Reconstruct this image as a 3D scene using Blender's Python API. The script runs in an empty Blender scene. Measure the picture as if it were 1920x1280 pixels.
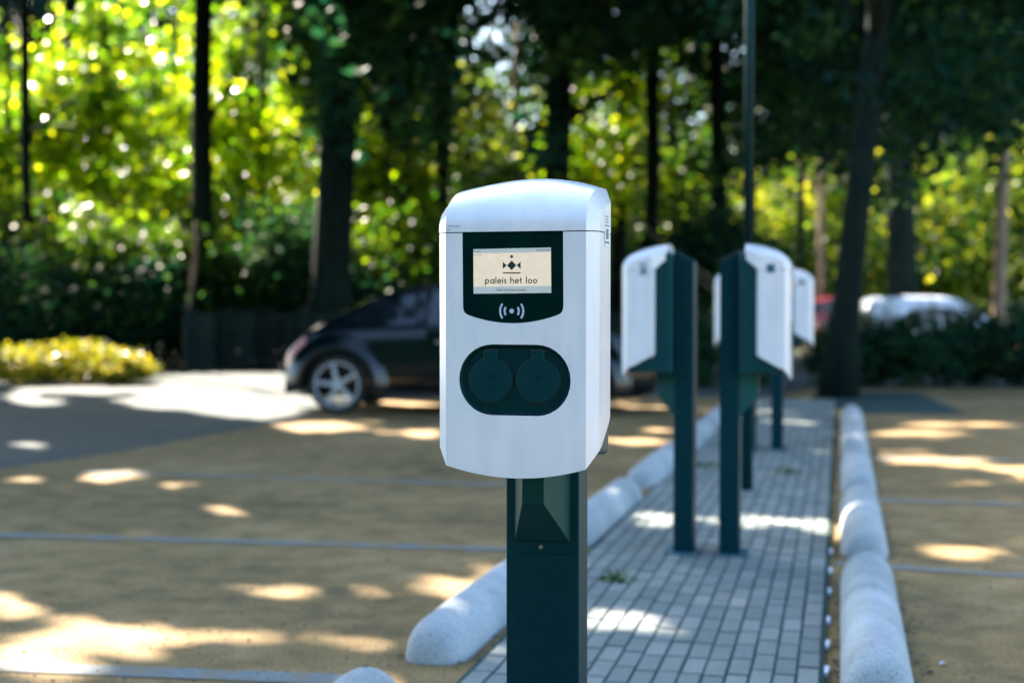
import bpy, bmesh, math, random
import numpy as np
from mathutils import Vector, Matrix
from mathutils.geometry import tessellate_polygon

random.seed(7)
rng = np.random.default_rng(11)
S = bpy.context.scene
COL = S.collection
R = math.radians

# ------------------------------------------------------------------ camera
CAM_H = 1.19
FPX = 2667.0                      # 50 mm on a 36 mm wide sensor, in pixels of a 1920 px wide picture
PITCH = math.atan(75 / FPX)
cam_d = bpy.data.cameras.new('camera')
cam = bpy.data.objects.new('camera', cam_d)
COL.objects.link(cam)
cam.location = (0, 0, CAM_H)
cam.rotation_euler = (R(90) - PITCH, 0, 0)
cam_d.sensor_width = 36
cam_d.lens = 50
cam_d.clip_start = 0.05
cam_d.clip_end = 2000
cam_d.dof.use_dof = True
cam_d.dof.focus_distance = 2.95
cam_d.dof.aperture_fstop = 2.25
cam_d.dof.aperture_blades = 0
S.camera = cam

# ------------------------------------------------------------------ light
SUN_EL, SUN_AZ = R(37), R(36)     # azimuth measured from +Y towards -X: the sun stands behind the trees to the left
SUNV = np.array([-math.sin(SUN_AZ) * math.cos(SUN_EL), math.cos(SUN_AZ) * math.cos(SUN_EL), math.sin(SUN_EL)])
W = bpy.data.worlds.new('World')
S.world = W
W.use_nodes = True
nt = W.node_tree
for n in list(nt.nodes):
    nt.nodes.remove(n)
sky = nt.nodes.new('ShaderNodeTexSky')
sky.sky_type = 'NISHITA'
sky.sun_disc = False
sky.sun_elevation = SUN_EL
sky.sun_rotation = -SUN_AZ
sky.air_density = 1.0
sky.dust_density = 1.5
sky.ozone_density = 1.0
tint = nt.nodes.new('ShaderNodeMix')
tint.data_type = 'RGBA'
tint.blend_type = 'MULTIPLY'
tint.inputs[0].default_value = 1.0
tint.inputs[7].default_value = (0.91, 0.99, 1.04, 1)
bg = nt.nodes.new('ShaderNodeBackground')
bg.inputs['Strength'].default_value = 0.08
wo = nt.nodes.new('ShaderNodeOutputWorld')
nt.links.new(sky.outputs[0], tint.inputs[6])
nt.links.new(tint.outputs[2], bg.inputs[0])
nt.links.new(bg.outputs[0], wo.inputs[0])
sun_d = bpy.data.lights.new('sun', 'SUN')
sun_d.energy = 5.0
sun_d.angle = R(0.53)
sun_d.color = (1.0, 0.86, 0.73)
sun = bpy.data.objects.new('sun', sun_d)
COL.objects.link(sun)
sun.rotation_euler = Vector(SUNV.tolist()).to_track_quat('Z', 'Y').to_euler()
sun.location = (-10, 10, 20)

S.render.engine = 'CYCLES'
S.cycles.use_denoising = True
S.cycles.max_bounces = 8
S.cycles.diffuse_bounces = 4
S.cycles.glossy_bounces = 3
S.cycles.transmission_bounces = 6
S.cycles.sample_clamp_indirect = 8
S.cycles.caustics_reflective = False
S.cycles.caustics_refractive = False
S.view_settings.view_transform = 'Standard'
S.view_settings.look = 'None'
S.view_settings.gamma = 1
S.view_settings.use_curve_mapping = False
S.view_settings.exposure = 3.15

# ------------------------------------------------------------------ measuring helpers
FWD = np.array([0, math.cos(PITCH), -math.sin(PITCH)])
UPV = np.array([0, math.sin(PITCH), math.cos(PITCH)])


def ray(px, py):
    return FWD * FPX + np.array([1, 0, 0]) * (px - 960) + UPV * (640 - py)


def ground(px, py, z=0.0):
    d = ray(px, py)
    return np.array([0, 0, CAM_H]) + d * ((z - CAM_H) / d[2])


def at(px, py, D):
    d = ray(px, py)
    return np.array([0, 0, CAM_H]) + d * (D / d[1])


def to_px(P):
    v = P - np.array([0, 0, CAM_H])
    w = v @ FWD
    w = np.where(w > 0.3, w, 0.3)
    return 960 + FPX * v[:, 0] / w, 640 - FPX * (v @ UPV) / w


ANG = R(13)                       # the charging island runs away 13 degrees to the right
DIR = np.array([math.sin(ANG), math.cos(ANG)])
TAN = np.array([math.cos(ANG), -math.sin(ANG)])


def isl(s, u):
    p = DIR * s + TAN * u
    return float(p[0]), float(p[1])


# ------------------------------------------------------------------ materials
def node_mat(name):
    m = bpy.data.materials.new(name)
    m.use_nodes = True
    t = m.node_tree
    b = t.nodes['Principled BSDF']
    return m, t, b


def noise(t, scale, detail=4, vec=None, rough=0.5):
    n = t.nodes.new('ShaderNodeTexNoise')
    n.inputs['Scale'].default_value = scale
    n.inputs['Detail'].default_value = detail
    n.inputs['Roughness'].default_value = rough
    if vec is not None:
        t.links.new(vec, n.inputs['Vector'])
    return n


def ramp(t, fac, stops):
    r = t.nodes.new('ShaderNodeValToRGB')
    e = r.color_ramp.elements
    while len(e) < len(stops):
        e.new(0.5)
    for k, (p, c) in enumerate(stops):
        e[k].position = p
        e[k].color = (*c, 1)
    t.links.new(fac, r.inputs[0])
    return r


def mixc(t, fac, a, b, mode='MIX'):
    m = t.nodes.new('ShaderNodeMix')
    m.data_type = 'RGBA'
    m.blend_type = mode
    for sock, v in ((m.inputs[0], fac), (m.inputs[6], a), (m.inputs[7], b)):
        if hasattr(v, 'is_linked') or hasattr(v, 'links'):
            t.links.new(v, sock)
        elif isinstance(v, tuple):
            sock.default_value = (*v, 1)
        else:
            sock.default_value = v
    return m.outputs[2]


def coords(t, kind='Object', scale=(1, 1, 1)):
    c = t.nodes.new('ShaderNodeTexCoord')
    mp = t.nodes.new('ShaderNodeMapping')
    mp.inputs['Scale'].default_value = scale
    t.links.new(c.outputs[kind], mp.inputs[0])
    return mp.outputs[0]


def bump(t, b, h, strength, dist=0.01):
    n = t.nodes.new('ShaderNodeBump')
    n.inputs['Strength'].default_value = strength
    n.inputs['Distance'].default_value = dist
    t.links.new(h, n.inputs['Height'])
    t.links.new(n.outputs[0], b.inputs['Normal'])


def mottled(name, c1, c2, scale, rough=0.7, bumpiness=0.0, metal=0.0, stretch=(1, 1, 1), spec=0.5, lo=0.35, hi=0.65):
    m, t, b = node_mat(name)
    v = coords(t, 'Object', stretch)
    n = noise(t, scale, 5, v)
    r = ramp(t, n.outputs[0], [(lo, c1), (hi, c2)])
    t.links.new(r.outputs[0], b.inputs['Base Color'])
    b.inputs['Roughness'].default_value = rough
    b.inputs['Metallic'].default_value = metal
    b.inputs['Specular IOR Level'].default_value = spec
    if bumpiness:
        bump(t, b, n.outputs[0], bumpiness)
    return m


def petrol(m):
    m.node_tree.nodes['Principled BSDF'].inputs['Specular Tint'].default_value = (0.15, 0.85, 1.0, 1)
    return m


def white_shell_mat():
    m, t, b = node_mat('white powder coat')
    v = coords(t, 'Object', (1, 1, 0.12))
    streak = noise(t, 26, 6, v, 0.6)
    fine = noise(t, 160, 3, coords(t, 'Object', (1, 1, 0.35)))
    cloud = noise(t, 7, 3, coords(t, 'Object'))
    r1 = ramp(t, streak.outputs[0], [(0.36, (0.68, 0.71, 0.765)), (0.64, (0.74, 0.77, 0.82))])
    r2 = ramp(t, cloud.outputs[0], [(0.35, (0.90, 0.94, 0.95)), (0.65, (1, 1, 1))])
    c = mixc(t, 1.0, r1.outputs[0], r2.outputs[0], 'MULTIPLY')
    r3 = ramp(t, fine.outputs[0], [(0.22, (0.72, 0.76, 0.76)), (0.36, (1, 1, 1))])
    c = mixc(t, 0.6, c, r3.outputs[0], 'MULTIPLY')
    t.links.new(c, b.inputs['Base Color'])
    b.inputs['Roughness'].default_value = 0.32
    b.inputs['Coat Weight'].default_value = 0.6
    b.inputs['Coat Roughness'].default_value = 0.12
    bump(t, b, noise(t, 420, 2, coords(t, 'Object')).outputs[0], 0.04, 0.001)
    return m


def ground_mat(name, stops, speck, rough=0.9):
    """a large scale drift of colour, a middle sized blotching and single grains"""
    m, t, b = node_mat(name)
    v = coords(t, 'Object')
    big = noise(t, 0.55, 4, v)
    mid = noise(t, 5, 6, v, 0.6)
    fine = noise(t, 90, 3, v, 0.7)
    a = t.nodes.new('ShaderNodeMath')
    a.operation = 'MULTIPLY_ADD'
    t.links.new(big.outputs[0], a.inputs[0])
    a.inputs[1].default_value = 0.5
    mm = t.nodes.new('ShaderNodeMath')
    mm.operation = 'MULTIPLY'
    mm.inputs[1].default_value = 0.5
    t.links.new(mid.outputs[0], mm.inputs[0])
    t.links.new(mm.outputs[0], a.inputs[2])
    r = ramp(t, a.outputs[0], stops)
    g = ramp(t, fine.outputs[0], [(0.36, speck[0]), (0.5, (1, 1, 1)), (0.66, speck[1])])
    c = mixc(t, 1.0, r.outputs[0], g.outputs[0], 'MULTIPLY')
    t.links.new(c, b.inputs['Base Color'])
    b.inputs['Roughness'].default_value = rough
    b.inputs['Specular IOR Level'].default_value = 0.25
    bump(t, b, fine.outputs[0], 0.5, 0.004)
    return m


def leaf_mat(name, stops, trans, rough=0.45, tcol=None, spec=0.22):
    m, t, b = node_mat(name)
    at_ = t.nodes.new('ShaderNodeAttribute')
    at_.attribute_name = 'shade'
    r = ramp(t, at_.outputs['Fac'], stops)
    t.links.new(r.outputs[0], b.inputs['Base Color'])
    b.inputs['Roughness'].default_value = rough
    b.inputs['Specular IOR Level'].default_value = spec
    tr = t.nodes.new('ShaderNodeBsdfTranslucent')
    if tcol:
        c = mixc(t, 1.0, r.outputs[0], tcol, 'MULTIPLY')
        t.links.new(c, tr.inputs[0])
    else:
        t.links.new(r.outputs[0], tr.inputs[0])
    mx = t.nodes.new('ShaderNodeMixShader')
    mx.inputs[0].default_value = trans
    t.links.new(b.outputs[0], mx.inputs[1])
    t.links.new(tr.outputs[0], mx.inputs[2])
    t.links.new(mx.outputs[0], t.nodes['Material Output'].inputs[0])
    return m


def plain(name, c, rough=0.5, metal=0.0, spec=0.5, emit=None):
    m, t, b = node_mat(name)
    n = noise(t, 60, 3, coords(t, 'Object'))
    r = ramp(t, n.outputs[0], [(0.3, tuple(x * 0.93 for x in c)), (0.7, tuple(min(1, x * 1.05) for x in c))])
    t.links.new(r.outputs[0], b.inputs['Base Color'])
    b.inputs['Roughness'].default_value = rough
    b.inputs['Metallic'].default_value = metal
    b.inputs['Specular IOR Level'].default_value = spec
    if emit:
        b.inputs['Emission Color'].default_value = (*emit[0], 1)
        b.inputs['Emission Strength'].default_value = emit[1]
    return m


M = dict(
    white=white_shell_mat(),
    post=mottled('dark petrol powder coat', (0.002, 0.017, 0.023), (0.003, 0.021, 0.028), 40, 0.5, spec=0.3),
    duct=mottled('dark green grey coat', (0.006, 0.030, 0.032), (0.008, 0.035, 0.036), 40, 0.45, spec=0.35),
    back=mottled('slate back housing', (0.006, 0.032, 0.038), (0.008, 0.038, 0.044), 30, 0.45, spec=0.35),
    glass=plain('black display glass', (0.001, 0.010, 0.012), 0.06, 0, 0.35),
    socket=mottled('petrol socket plastic', (0.001, 0.013, 0.017), (0.002, 0.016, 0.020), 60, 0.5, spec=0.3),
    cover=mottled('petrol cover plastic', (0.002, 0.020, 0.027), (0.003, 0.024, 0.031), 60, 0.42, spec=0.35),
    screen=plain('beige screen', (0.58, 0.50, 0.38), 0.25, 0, 0.5, ((0.80, 0.66, 0.50), 0.06)),
    screen_bar=plain('grey screen bar', (0.45, 0.50, 0.50), 0.25, 0, 0.5, ((0.5, 0.52, 0.5), 0.03)),
    ink=plain('dark petrol print', (0.002, 0.022, 0.028), 0.5),
    symbol=plain('pale blue print', (0.42, 0.50, 0.66), 0.5),
    steel=plain('steel', (0.45, 0.45, 0.43), 0.3, 1.0),
    sticker=plain('pale sticker', (0.55, 0.62, 0.70), 0.5),
    sticker_ink=plain('sticker blue', (0.02, 0.10, 0.16), 0.5),
    plate=mottled('blue grey base plate', (0.03, 0.085, 0.11), (0.05, 0.12, 0.15), 15, 0.5),
    tan=ground_mat('ochre chipping surface', [(0.37, (0.122, 0.092, 0.044)), (0.5, (0.240, 0.165, 0.070)), (0.63, (0.35, 0.245, 0.120))],
                   ((0.45, 0.50, 0.46), (1.4, 1.3, 1.15))),
    asphalt=ground_mat('grey asphalt', [(0.35, (0.042, 0.062, 0.063)), (0.65, (0.078, 0.094, 0.090))],
                       ((0.7, 0.75, 0.75), (1.3, 1.25, 1.2))),
    soil=ground_mat('forest floor', [(0.35, (0.03, 0.04, 0.02)), (0.65, (0.07, 0.06, 0.035))],
                    ((0.6, 0.6, 0.6), (1.3, 1.3, 1.2))),
    joint=ground_mat('joint sand', [(0.35, (0.014, 0.045, 0.045)), (0.65, (0.030, 0.065, 0.060))],
                     ((0.7, 0.7, 0.7), (1.3, 1.3, 1.2))),
    line=mottled('blue grey line', (0.13, 0.17, 0.19), (0.22, 0.25, 0.25), 9, 0.85),
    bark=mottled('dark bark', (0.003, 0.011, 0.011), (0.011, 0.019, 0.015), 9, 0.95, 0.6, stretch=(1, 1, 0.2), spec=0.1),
    bark_sunlit=mottled('bark in sunlit colour', (0.16, 0.11, 0.07), (0.30, 0.20, 0.13), 9, 0.9, 0.6, stretch=(1, 1, 0.2)),  # pale warm tone puts sunlight into the bark colour
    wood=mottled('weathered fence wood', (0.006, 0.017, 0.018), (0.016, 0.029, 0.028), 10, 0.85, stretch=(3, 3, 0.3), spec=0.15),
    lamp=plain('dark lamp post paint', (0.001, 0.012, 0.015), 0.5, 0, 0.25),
    car_black=plain('black car paint', (0.001, 0.005, 0.007), 0.14, 0, 0.38),
    car_red=plain('red car paint', (0.30, 0.02, 0.02), 0.2, 0, 0.6),
    car_white=plain('silver white car paint', (0.70, 0.74, 0.80), 0.2, 0, 0.6),
    car_blue=plain('blue car paint', (0.03, 0.12, 0.26), 0.2, 0, 0.6),
    car_glass=plain('car window glass', (0.006, 0.012, 0.018), 0.04, 0, 0.8),
    rubber=plain('tyre rubber', (0.012, 0.014, 0.015), 0.8),
    rim=plain('silver rim', (0.50, 0.55, 0.60), 0.3, 0.3),
    tail=plain('red lamp lens', (0.35, 0.02, 0.015), 0.15),
    head=plain('clear lamp lens', (0.6, 0.66, 0.72), 0.1),
    chrome=plain('bright trim', (0.7, 0.7, 0.68), 0.12, 1.0),
    dark_trim=plain('dark trim', (0.01, 0.012, 0.013), 0.6),
    tab=plain('white plastic', (0.66, 0.72, 0.80), 0.5),
    litter=plain('dry leaf', (0.16, 0.12, 0.07), 0.8),
    twig=plain('dark litter', (0.03, 0.04, 0.035), 0.9),
)


def line_mat():
    m, t, b = node_mat('worn blue grey line')
    v = coords(t, 'Object')
    n = noise(t, 7, 6, v, 0.7)
    f = noise(t, 60, 3, v, 0.7)
    c1 = ramp(t, f.outputs[0], [(0.35, (0.11, 0.15, 0.165)), (0.65, (0.20, 0.23, 0.235))])
    k = ramp(t, n.outputs[0], [(0.42, (0.0, 0.0, 0.0)), (0.62, (1, 1, 1))])
    t.links.new(mixc(t, k.outputs[0], c1.outputs[0], (0.21, 0.165, 0.09)), b.inputs['Base Color'])
    b.inputs['Roughness'].default_value = 0.9
    return m


for _k in ('car_black',):
    _b = M[_k].node_tree.nodes['Principled BSDF']
    _b.inputs['Coat Weight'].default_value = 0.2
    _b.inputs['Coat Roughness'].default_value = 0.05


def stone_mat():
    m, t, b = node_mat('light granite concrete')
    v = coords(t, 'Object')
    n1 = noise(t, 3.5, 4, v)
    n2 = noise(t, 150, 2, v, 0.8)
    r1 = ramp(t, n1.outputs[0], [(0.3, (0.29, 0.325, 0.34)), (0.7, (0.44, 0.475, 0.50))])
    r2 = ramp(t, n2.outputs[0], [(0.36, (0.42, 0.48, 0.50)), (0.50, (1, 1, 1)), (0.7, (1.1, 1.1, 1.1))])
    c = mixc(t, 0.85, r1.outputs[0], r2.outputs[0], 'MULTIPLY')
    n3 = noise(t, 9, 6, v, 0.65)
    r3 = ramp(t, n3.outputs[0], [(0.28, (0.66, 0.70, 0.66)), (0.42, (0.95, 0.97, 0.96)), (0.70, (1.05, 1.04, 1.03))])
    c = mixc(t, 0.9, c, r3.outputs[0], 'MULTIPLY')
    t.links.new(c, b.inputs['Base Color'])
    b.inputs['Roughness'].default_value = 0.85
    bump(t, b, n2.outputs[0], 0.35, 0.003)
    return m


def brick_mat():
    m, t, b = node_mat('grey clay paver')
    oi = t.nodes.new('ShaderNodeObjectInfo')
    geo = t.nodes.new('ShaderNodeNewGeometry')
    ad = t.nodes.new('ShaderNodeMath')
    ad.operation = 'ADD'
    t.links.new(oi.outputs['Random'], ad.inputs[0])
    t.links.new(geo.outputs['Random Per Island'], ad.inputs[1])
    fr = t.nodes.new('ShaderNodeMath')
    fr.operation = 'FRACT'
    t.links.new(ad.outputs[0], fr.inputs[0])
    r = ramp(t, fr.outputs[0], [(0.0, (0.160, 0.190, 0.180)), (0.5, (0.195, 0.220, 0.208)), (1.0, (0.245, 0.262, 0.245))])
    wc = t.nodes.new('ShaderNodeNewGeometry')
    n = noise(t, 70, 4, wc.outputs['Position'], 0.7)
    n2 = noise(t, 2.2, 4, wc.outputs['Position'])
    r2 = ramp(t, n.outputs[0], [(0.3, (0.78, 0.8, 0.8)), (0.7, (1.1, 1.1, 1.1))])
    r3 = ramp(t, n2.outputs[0], [(0.35, (0.82, 0.88, 0.84)), (0.6, (1.05, 1.03, 1.03))])
    c = mixc(t, 1.0, r.outputs[0], r2.outputs[0], 'MULTIPLY')
    c = mixc(t, 1.0, c, r3.outputs[0], 'MULTIPLY')
    t.links.new(c, b.inputs['Base Color'])
    b.inputs['Roughness'].default_value = 0.85
    bump(t, b, n.outputs[0], 0.3, 0.002)
    return m


for k_ in ('post', 'duct', 'back', 'socket', 'cover', 'lamp', 'glass', 'plate'):
    petrol(M[k_])
_t = M['wood'].node_tree
_oi = _t.nodes.new('ShaderNodeObjectInfo')
_r = ramp(_t, _oi.outputs['Random'], [(0.0, (0.35, 0.4, 0.4)), (0.6, (1.0, 1.0, 1.0)), (1.0, (1.9, 1.8, 1.7))])
_old = _t.nodes['Principled BSDF'].inputs['Base Color'].links[0].from_socket
_t.links.new(mixc(_t, 1.0, _old, _r.outputs[0], 'MULTIPLY'), _t.nodes['Principled BSDF'].inputs['Base Color'])
M['line'] = line_mat()
M['stone'] = stone_mat()
M['brick'] = brick_mat()
M['leaf_bright'] = leaf_mat('leaf in sunlit colour', [(0.0, (0.02, 0.08, 0.010)), (0.35, (0.07, 0.17, 0.010)), (0.7, (0.19, 0.29, 0.012)), (1.0, (0.42, 0.46, 0.05))], 0.6, 0.28, (2.1, 2.05, 0.3), spec=0.45)  # bright leaf colour carries part of the sunlit look
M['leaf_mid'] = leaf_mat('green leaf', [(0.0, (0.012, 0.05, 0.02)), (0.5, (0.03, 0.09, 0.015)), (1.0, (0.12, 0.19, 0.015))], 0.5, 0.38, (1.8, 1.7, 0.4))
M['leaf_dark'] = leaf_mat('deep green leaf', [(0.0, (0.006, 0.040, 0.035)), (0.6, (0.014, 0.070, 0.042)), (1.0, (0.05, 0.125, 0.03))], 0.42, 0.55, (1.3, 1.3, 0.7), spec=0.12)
M['leaf_far'] = leaf_mat('far leaf in sunlit colour', [(0.0, (0.012, 0.045, 0.015)), (0.35, (0.03, 0.10, 0.02)), (0.65, (0.14, 0.24, 0.02)), (1.0, (0.36, 0.42, 0.08))], 0.55, 0.5, (1.9, 1.6, 0.4))  # pale stops put sunlight into the far leaf colour
M['leaf_deep'] = leaf_mat('far leaf in shade colour', [(0.0, (0.002, 0.018, 0.018)), (1.0, (0.006, 0.034, 0.024))], 0.15, 0.7, spec=0.04)  # near-black leaf colour stands in for the wood's deep shade
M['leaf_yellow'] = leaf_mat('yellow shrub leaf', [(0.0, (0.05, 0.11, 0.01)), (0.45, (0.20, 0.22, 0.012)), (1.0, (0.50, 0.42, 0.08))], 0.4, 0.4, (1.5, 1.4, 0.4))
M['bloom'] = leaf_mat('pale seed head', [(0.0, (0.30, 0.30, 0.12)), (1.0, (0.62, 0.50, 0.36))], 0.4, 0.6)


# ------------------------------------------------------------------ object helpers
def mesh_from(name, verts, faces, mat, smooth=False):
    me = bpy.data.meshes.new(name)
    me.from_pydata([tuple(map(float, v)) for v in verts], [], [tuple(f) for f in faces])
    me.update()
    bm = bmesh.new()
    bm.from_mesh(me)
    bmesh.ops.remove_doubles(bm, verts=bm.verts, dist=1e-5)
    bmesh.ops.recalc_face_normals(bm, faces=bm.faces)
    bm.to_mesh(me)
    bm.free()
    if mat is not None:
        me.materials.append(mat)
    if smooth:
        me.polygons.foreach_set('use_smooth', [True] * len(me.polygons))
    return me


def link(name, me, parent=None, loc=(0, 0, 0), rot=(0, 0, 0)):
    o = bpy.data.objects.new(name, me)
    COL.objects.link(o)
    o.location = loc
    o.rotation_euler = rot
    if parent is not None:
        o.parent = parent
    return o


def obj(name, verts, faces, mat, parent=None, smooth=False, bevel=0.0, seg=2, angle=30, loc=(0, 0, 0), rot=(0, 0, 0)):
    o = link(name, mesh_from(name, verts, faces, mat, smooth), parent, loc, rot)
    if bevel:
        b = o.modifiers.new('edge', 'BEVEL')
        b.width = bevel
        b.segments = seg
        b.limit_method = 'ANGLE'
        b.angle_limit = R(angle)
        b.harden_normals = False
    return o


def empty(name, loc, rz=0, label=None, cat=None, group=None):
    o = bpy.data.objects.new(name, None)
    COL.objects.link(o)
    o.empty_display_size = 0.1
    o.location = loc
    o.rotation_euler = (0, 0, rz)
    tag(o, label, cat, group)
    return o


def tag(o, label=None, cat=None, group=None, kind=None):
    if label:
        o['label'] = label
    if cat:
        o['category'] = cat
    if group:
        o['group'] = group
    if kind:
        o['kind'] = kind
    return o


def box_vf(x0, x1, y0, y1, z0, z1):
    v = [(x0, y0, z0), (x1, y0, z0), (x1, y1, z0), (x0, y1, z0), (x0, y0, z1), (x1, y0, z1), (x1, y1, z1), (x0, y1, z1)]
    f = [(0, 3, 2, 1), (4, 5, 6, 7), (0, 1, 5, 4), (1, 2, 6, 5), (2, 3, 7, 6), (3, 0, 4, 7)]
    return v, f


class MB:
    def __init__(self):
        self.v, self.f = [], []

    def add(self, v, f):
        k = len(self.v)
        self.v += [tuple(p) for p in v]
        self.f += [tuple(i + k for i in q) for q in f]
        return self

    def box(self, *a):
        return self.add(*box_vf(*a))

    def prism_y(self, loop, y0, y1):
        """a flat (x, z) outline given depth from y0 (front) to y1"""
        n = len(loop)
        v = [(x, y0, z) for x, z in loop] + [(x, y1, z) for x, z in loop]
        f = [tuple(range(n)), tuple(range(2 * n - 1, n - 1, -1))]
        f += [(i, i + n, (i + 1) % n + n, (i + 1) % n) for i in range(n)]
        return self.add(v, f)

    def tube(self, pts, rad, sides=10, cap=True):
        pts = [Vector(p) for p in pts]
        if not hasattr(rad, '__len__'):
            rad = [rad] * len(pts)
        k = len(self.v)
        prev = None
        for i, p in enumerate(pts):
            d = (pts[min(i + 1, len(pts) - 1)] - pts[max(i - 1, 0)]).normalized()
            ref = Vector((1, 0, 0)) if abs(d.x) < 0.9 else Vector((0, 1, 0))
            a = d.cross(ref).normalized() if prev is None else (prev - d * prev.dot(d)).normalized()
            prev = a
            b = d.cross(a)
            for j in range(sides):
                t = 2 * math.pi * j / sides
                q = p + (a * math.cos(t) + b * math.sin(t)) * rad[i]
                self.v.append(tuple(q))
        for i in range(len(pts) - 1):
            for j in range(sides):
                a0 = k + i * sides + j
                a1 = k + i * sides + (j + 1) % sides
                self.f.append((a0, a1, a1 + sides, a0 + sides))
        if cap:
            self.f.append(tuple(k + j for j in range(sides))[::-1])
            self.f.append(tuple(k + (len(pts) - 1) * sides + j for j in range(sides)))
        return self

    def obj(self, name, mat, parent=None, **k):
        return obj(name, self.v, self.f, mat, parent, **k)


def arc(cx, cz, r, a0, a1, n):
    return [(cx + r * math.cos(R(a0 + (a1 - a0) * i / n)), cz + r * math.sin(R(a0 + (a1 - a0) * i / n))) for i in range(n + 1)]


def stroke(pts, w, closed=False):
    """outline pieces (quads) of a constant-width line through (x, z) points"""
    out = []
    n = len(pts)
    L, Rr = [], []
    for i in range(n):
        if closed:
            a, b = pts[i - 1], pts[(i + 1) % n]
        else:
            a, b = pts[max(i - 1, 0)], pts[min(i + 1, n - 1)]
        dx, dz = b[0] - a[0], b[1] - a[1]
        l = math.hypot(dx, dz) or 1
        nx, nz = -dz / l * w / 2, dx / l * w / 2
        L.append((pts[i][0] + nx, pts[i][1] + nz))
        Rr.append((pts[i][0] - nx, pts[i][1] - nz))
    for i in range(n if closed else n - 1):
        j = (i + 1) % n
        out.append([L[i], L[j], Rr[j], Rr[i]])
    return out


def flat_polys(name, polys, y, mat, parent, thick=0.0002):
    mb = MB()
    for p in polys:
        n = len(p)
        v = [(a, y, b) for a, b in p]
        mb.add(v, [tuple(range(n))])
    me = bpy.data.meshes.new(name)
    me.from_pydata(mb.v, [], mb.f)
    me.materials.append(mat)
    me.update()
    bm = bmesh.new()
    bm.from_mesh(me)
    for f in bm.faces:
        if f.normal.y > 0:
            f.normal_flip()
    bm.to_mesh(me)
    bm.free()
    return link(name, me, parent)


def text_mesh(s, size):
    c = bpy.data.curves.new('lettering', 'FONT')
    c.body = s
    c.size = size
    c.align_x = 'CENTER'
    c.resolution_u = 2
    o = bpy.data.objects.new('lettering', c)
    COL.objects.link(o)
    bpy.context.view_layer.update()
    me = bpy.data.meshes.new_from_object(o.evaluated_get(bpy.context.evaluated_depsgraph_get()))
    bpy.data.objects.remove(o)
    return me


def text_obj(s, size, x, y, z, mat, parent, name='lettering', wide=1.0, align=0):
    me = text_mesh(s, size)
    if align:
        xs = [v.co.x for v in me.vertices]
        sh = -min(xs) if align < 0 else -max(xs)
        for v in me.vertices:
            v.co.x += sh
    for v in me.vertices:
        v.co = (v.co.x * wide + x, y, v.co.y + z)
    me.materials.clear()
    me.materials.append(mat)
    return link(name, me, parent)


# ------------------------------------------------------------------ the setting: ground, asphalt, parking surface
def sheet(name, pts, z, mat, step=None):
    n = len(pts)
    tris = tessellate_polygon([[Vector((p[0], p[1], 0)) for p in pts]])
    o = obj(name, [(p[0], p[1], z) for p in pts], tris, mat)
    bm = bmesh.new()
    bm.from_mesh(o.data)
    for f in bm.faces:
        if f.normal.z < 0:
            f.normal_flip()
    bm.to_mesh(o.data)
    bm.free()
    return tag(o, kind='structure')


sheet('ground', [(-300, -60), (300, -60), (300, 600), (-300, 600)], -0.012, M['soil'])
sheet('road', [(-60, -40), (60, -40), (60, 30), (20, 26), (3.5, 24.3), (-6.4, 24.3), (-9, 21.0), (-12, 20.0), (-60, 19.0)], -0.004, M['asphalt'])
sheet('parking_surface', [(-26, -6), (30, -6), (30, 19.45), (4.1, 19.45), (3.0, 17.4), (1.0, 18.2), (-1.7, 17.6), (-1.95, 16.0), (-2.1, 15.0), (-2.28, 14.08),
                          (-2.75, 12.4), (-3.15, 11.2), (-3.63, 10.05), (-4.4, 9.1), (-6.0, 8.0), (-10, 6.4), (-26, 4.0)], 0.0, M['tan'])


def line_between(p0, p1, w=0.10):
    p0, p1 = np.array(p0[:2]), np.array(p1[:2])
    d = (p1 - p0) / np.linalg.norm(p1 - p0)
    q = np.array([-d[1], d[0]]) * w / 2
    sheet('bay_line', [p0 + q, p1 + q, p1 - q, p0 - q][::-1], 0.004, M['line'])


def extend(p, q, a, b):
    p, q = np.array(p[:2]), np.array(q[:2])
    d = (q - p) / np.linalg.norm(q - p)
    return p - d * a, q + d * b


line_between(*extend(ground(0, 1003), ground(943, 1030), 3.0, 0.10), w=0.11)
line_between(*extend(ground(270, 888), ground(820, 905), 0.5, 0.9), w=0.12)
line_between(*extend(ground(0, 1250), ground(640, 1275), 3.0, 0.0), w=0.12)
line_between(*extend(ground(1565, 1056), ground(1920, 1080), 0.0, 3.0), w=0.10)
line_between(*extend(ground(1575, 936), ground(1920, 946), 0.0, 3.0), w=0.12)
line_between(*extend(ground(1600, 860), ground(1920, 864), 0.0, 3.0), w=0.12)

# paved end of the island, grey pavers running off to the right under the trees
sheet('pavement', [ground(1500, 752)[:2], ground(1560, 736)[:2], ground(1720, 736)[:2], ground(1812, 776)[:2], ground(1625, 776)[:2]][::-1], 0.005, M['joint'])

# paving of the island: single bricks, the nearest 300 as parts, the rest joined
U0, U1 = -1.133, -0.055
S0, S1 = 2.6, 17.2
isl_bed = sheet('paving_bed', [isl(S0, U0 - 0.012), isl(S0, U1 + 0.012), isl(S1, U1 + 0.012), isl(S1, U0 - 0.012)], 0.0198, M['joint'])
pave = empty('brick_paving', (0, 0, 0.0), label=None)
pave['kind'] = 'structure'


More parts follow.
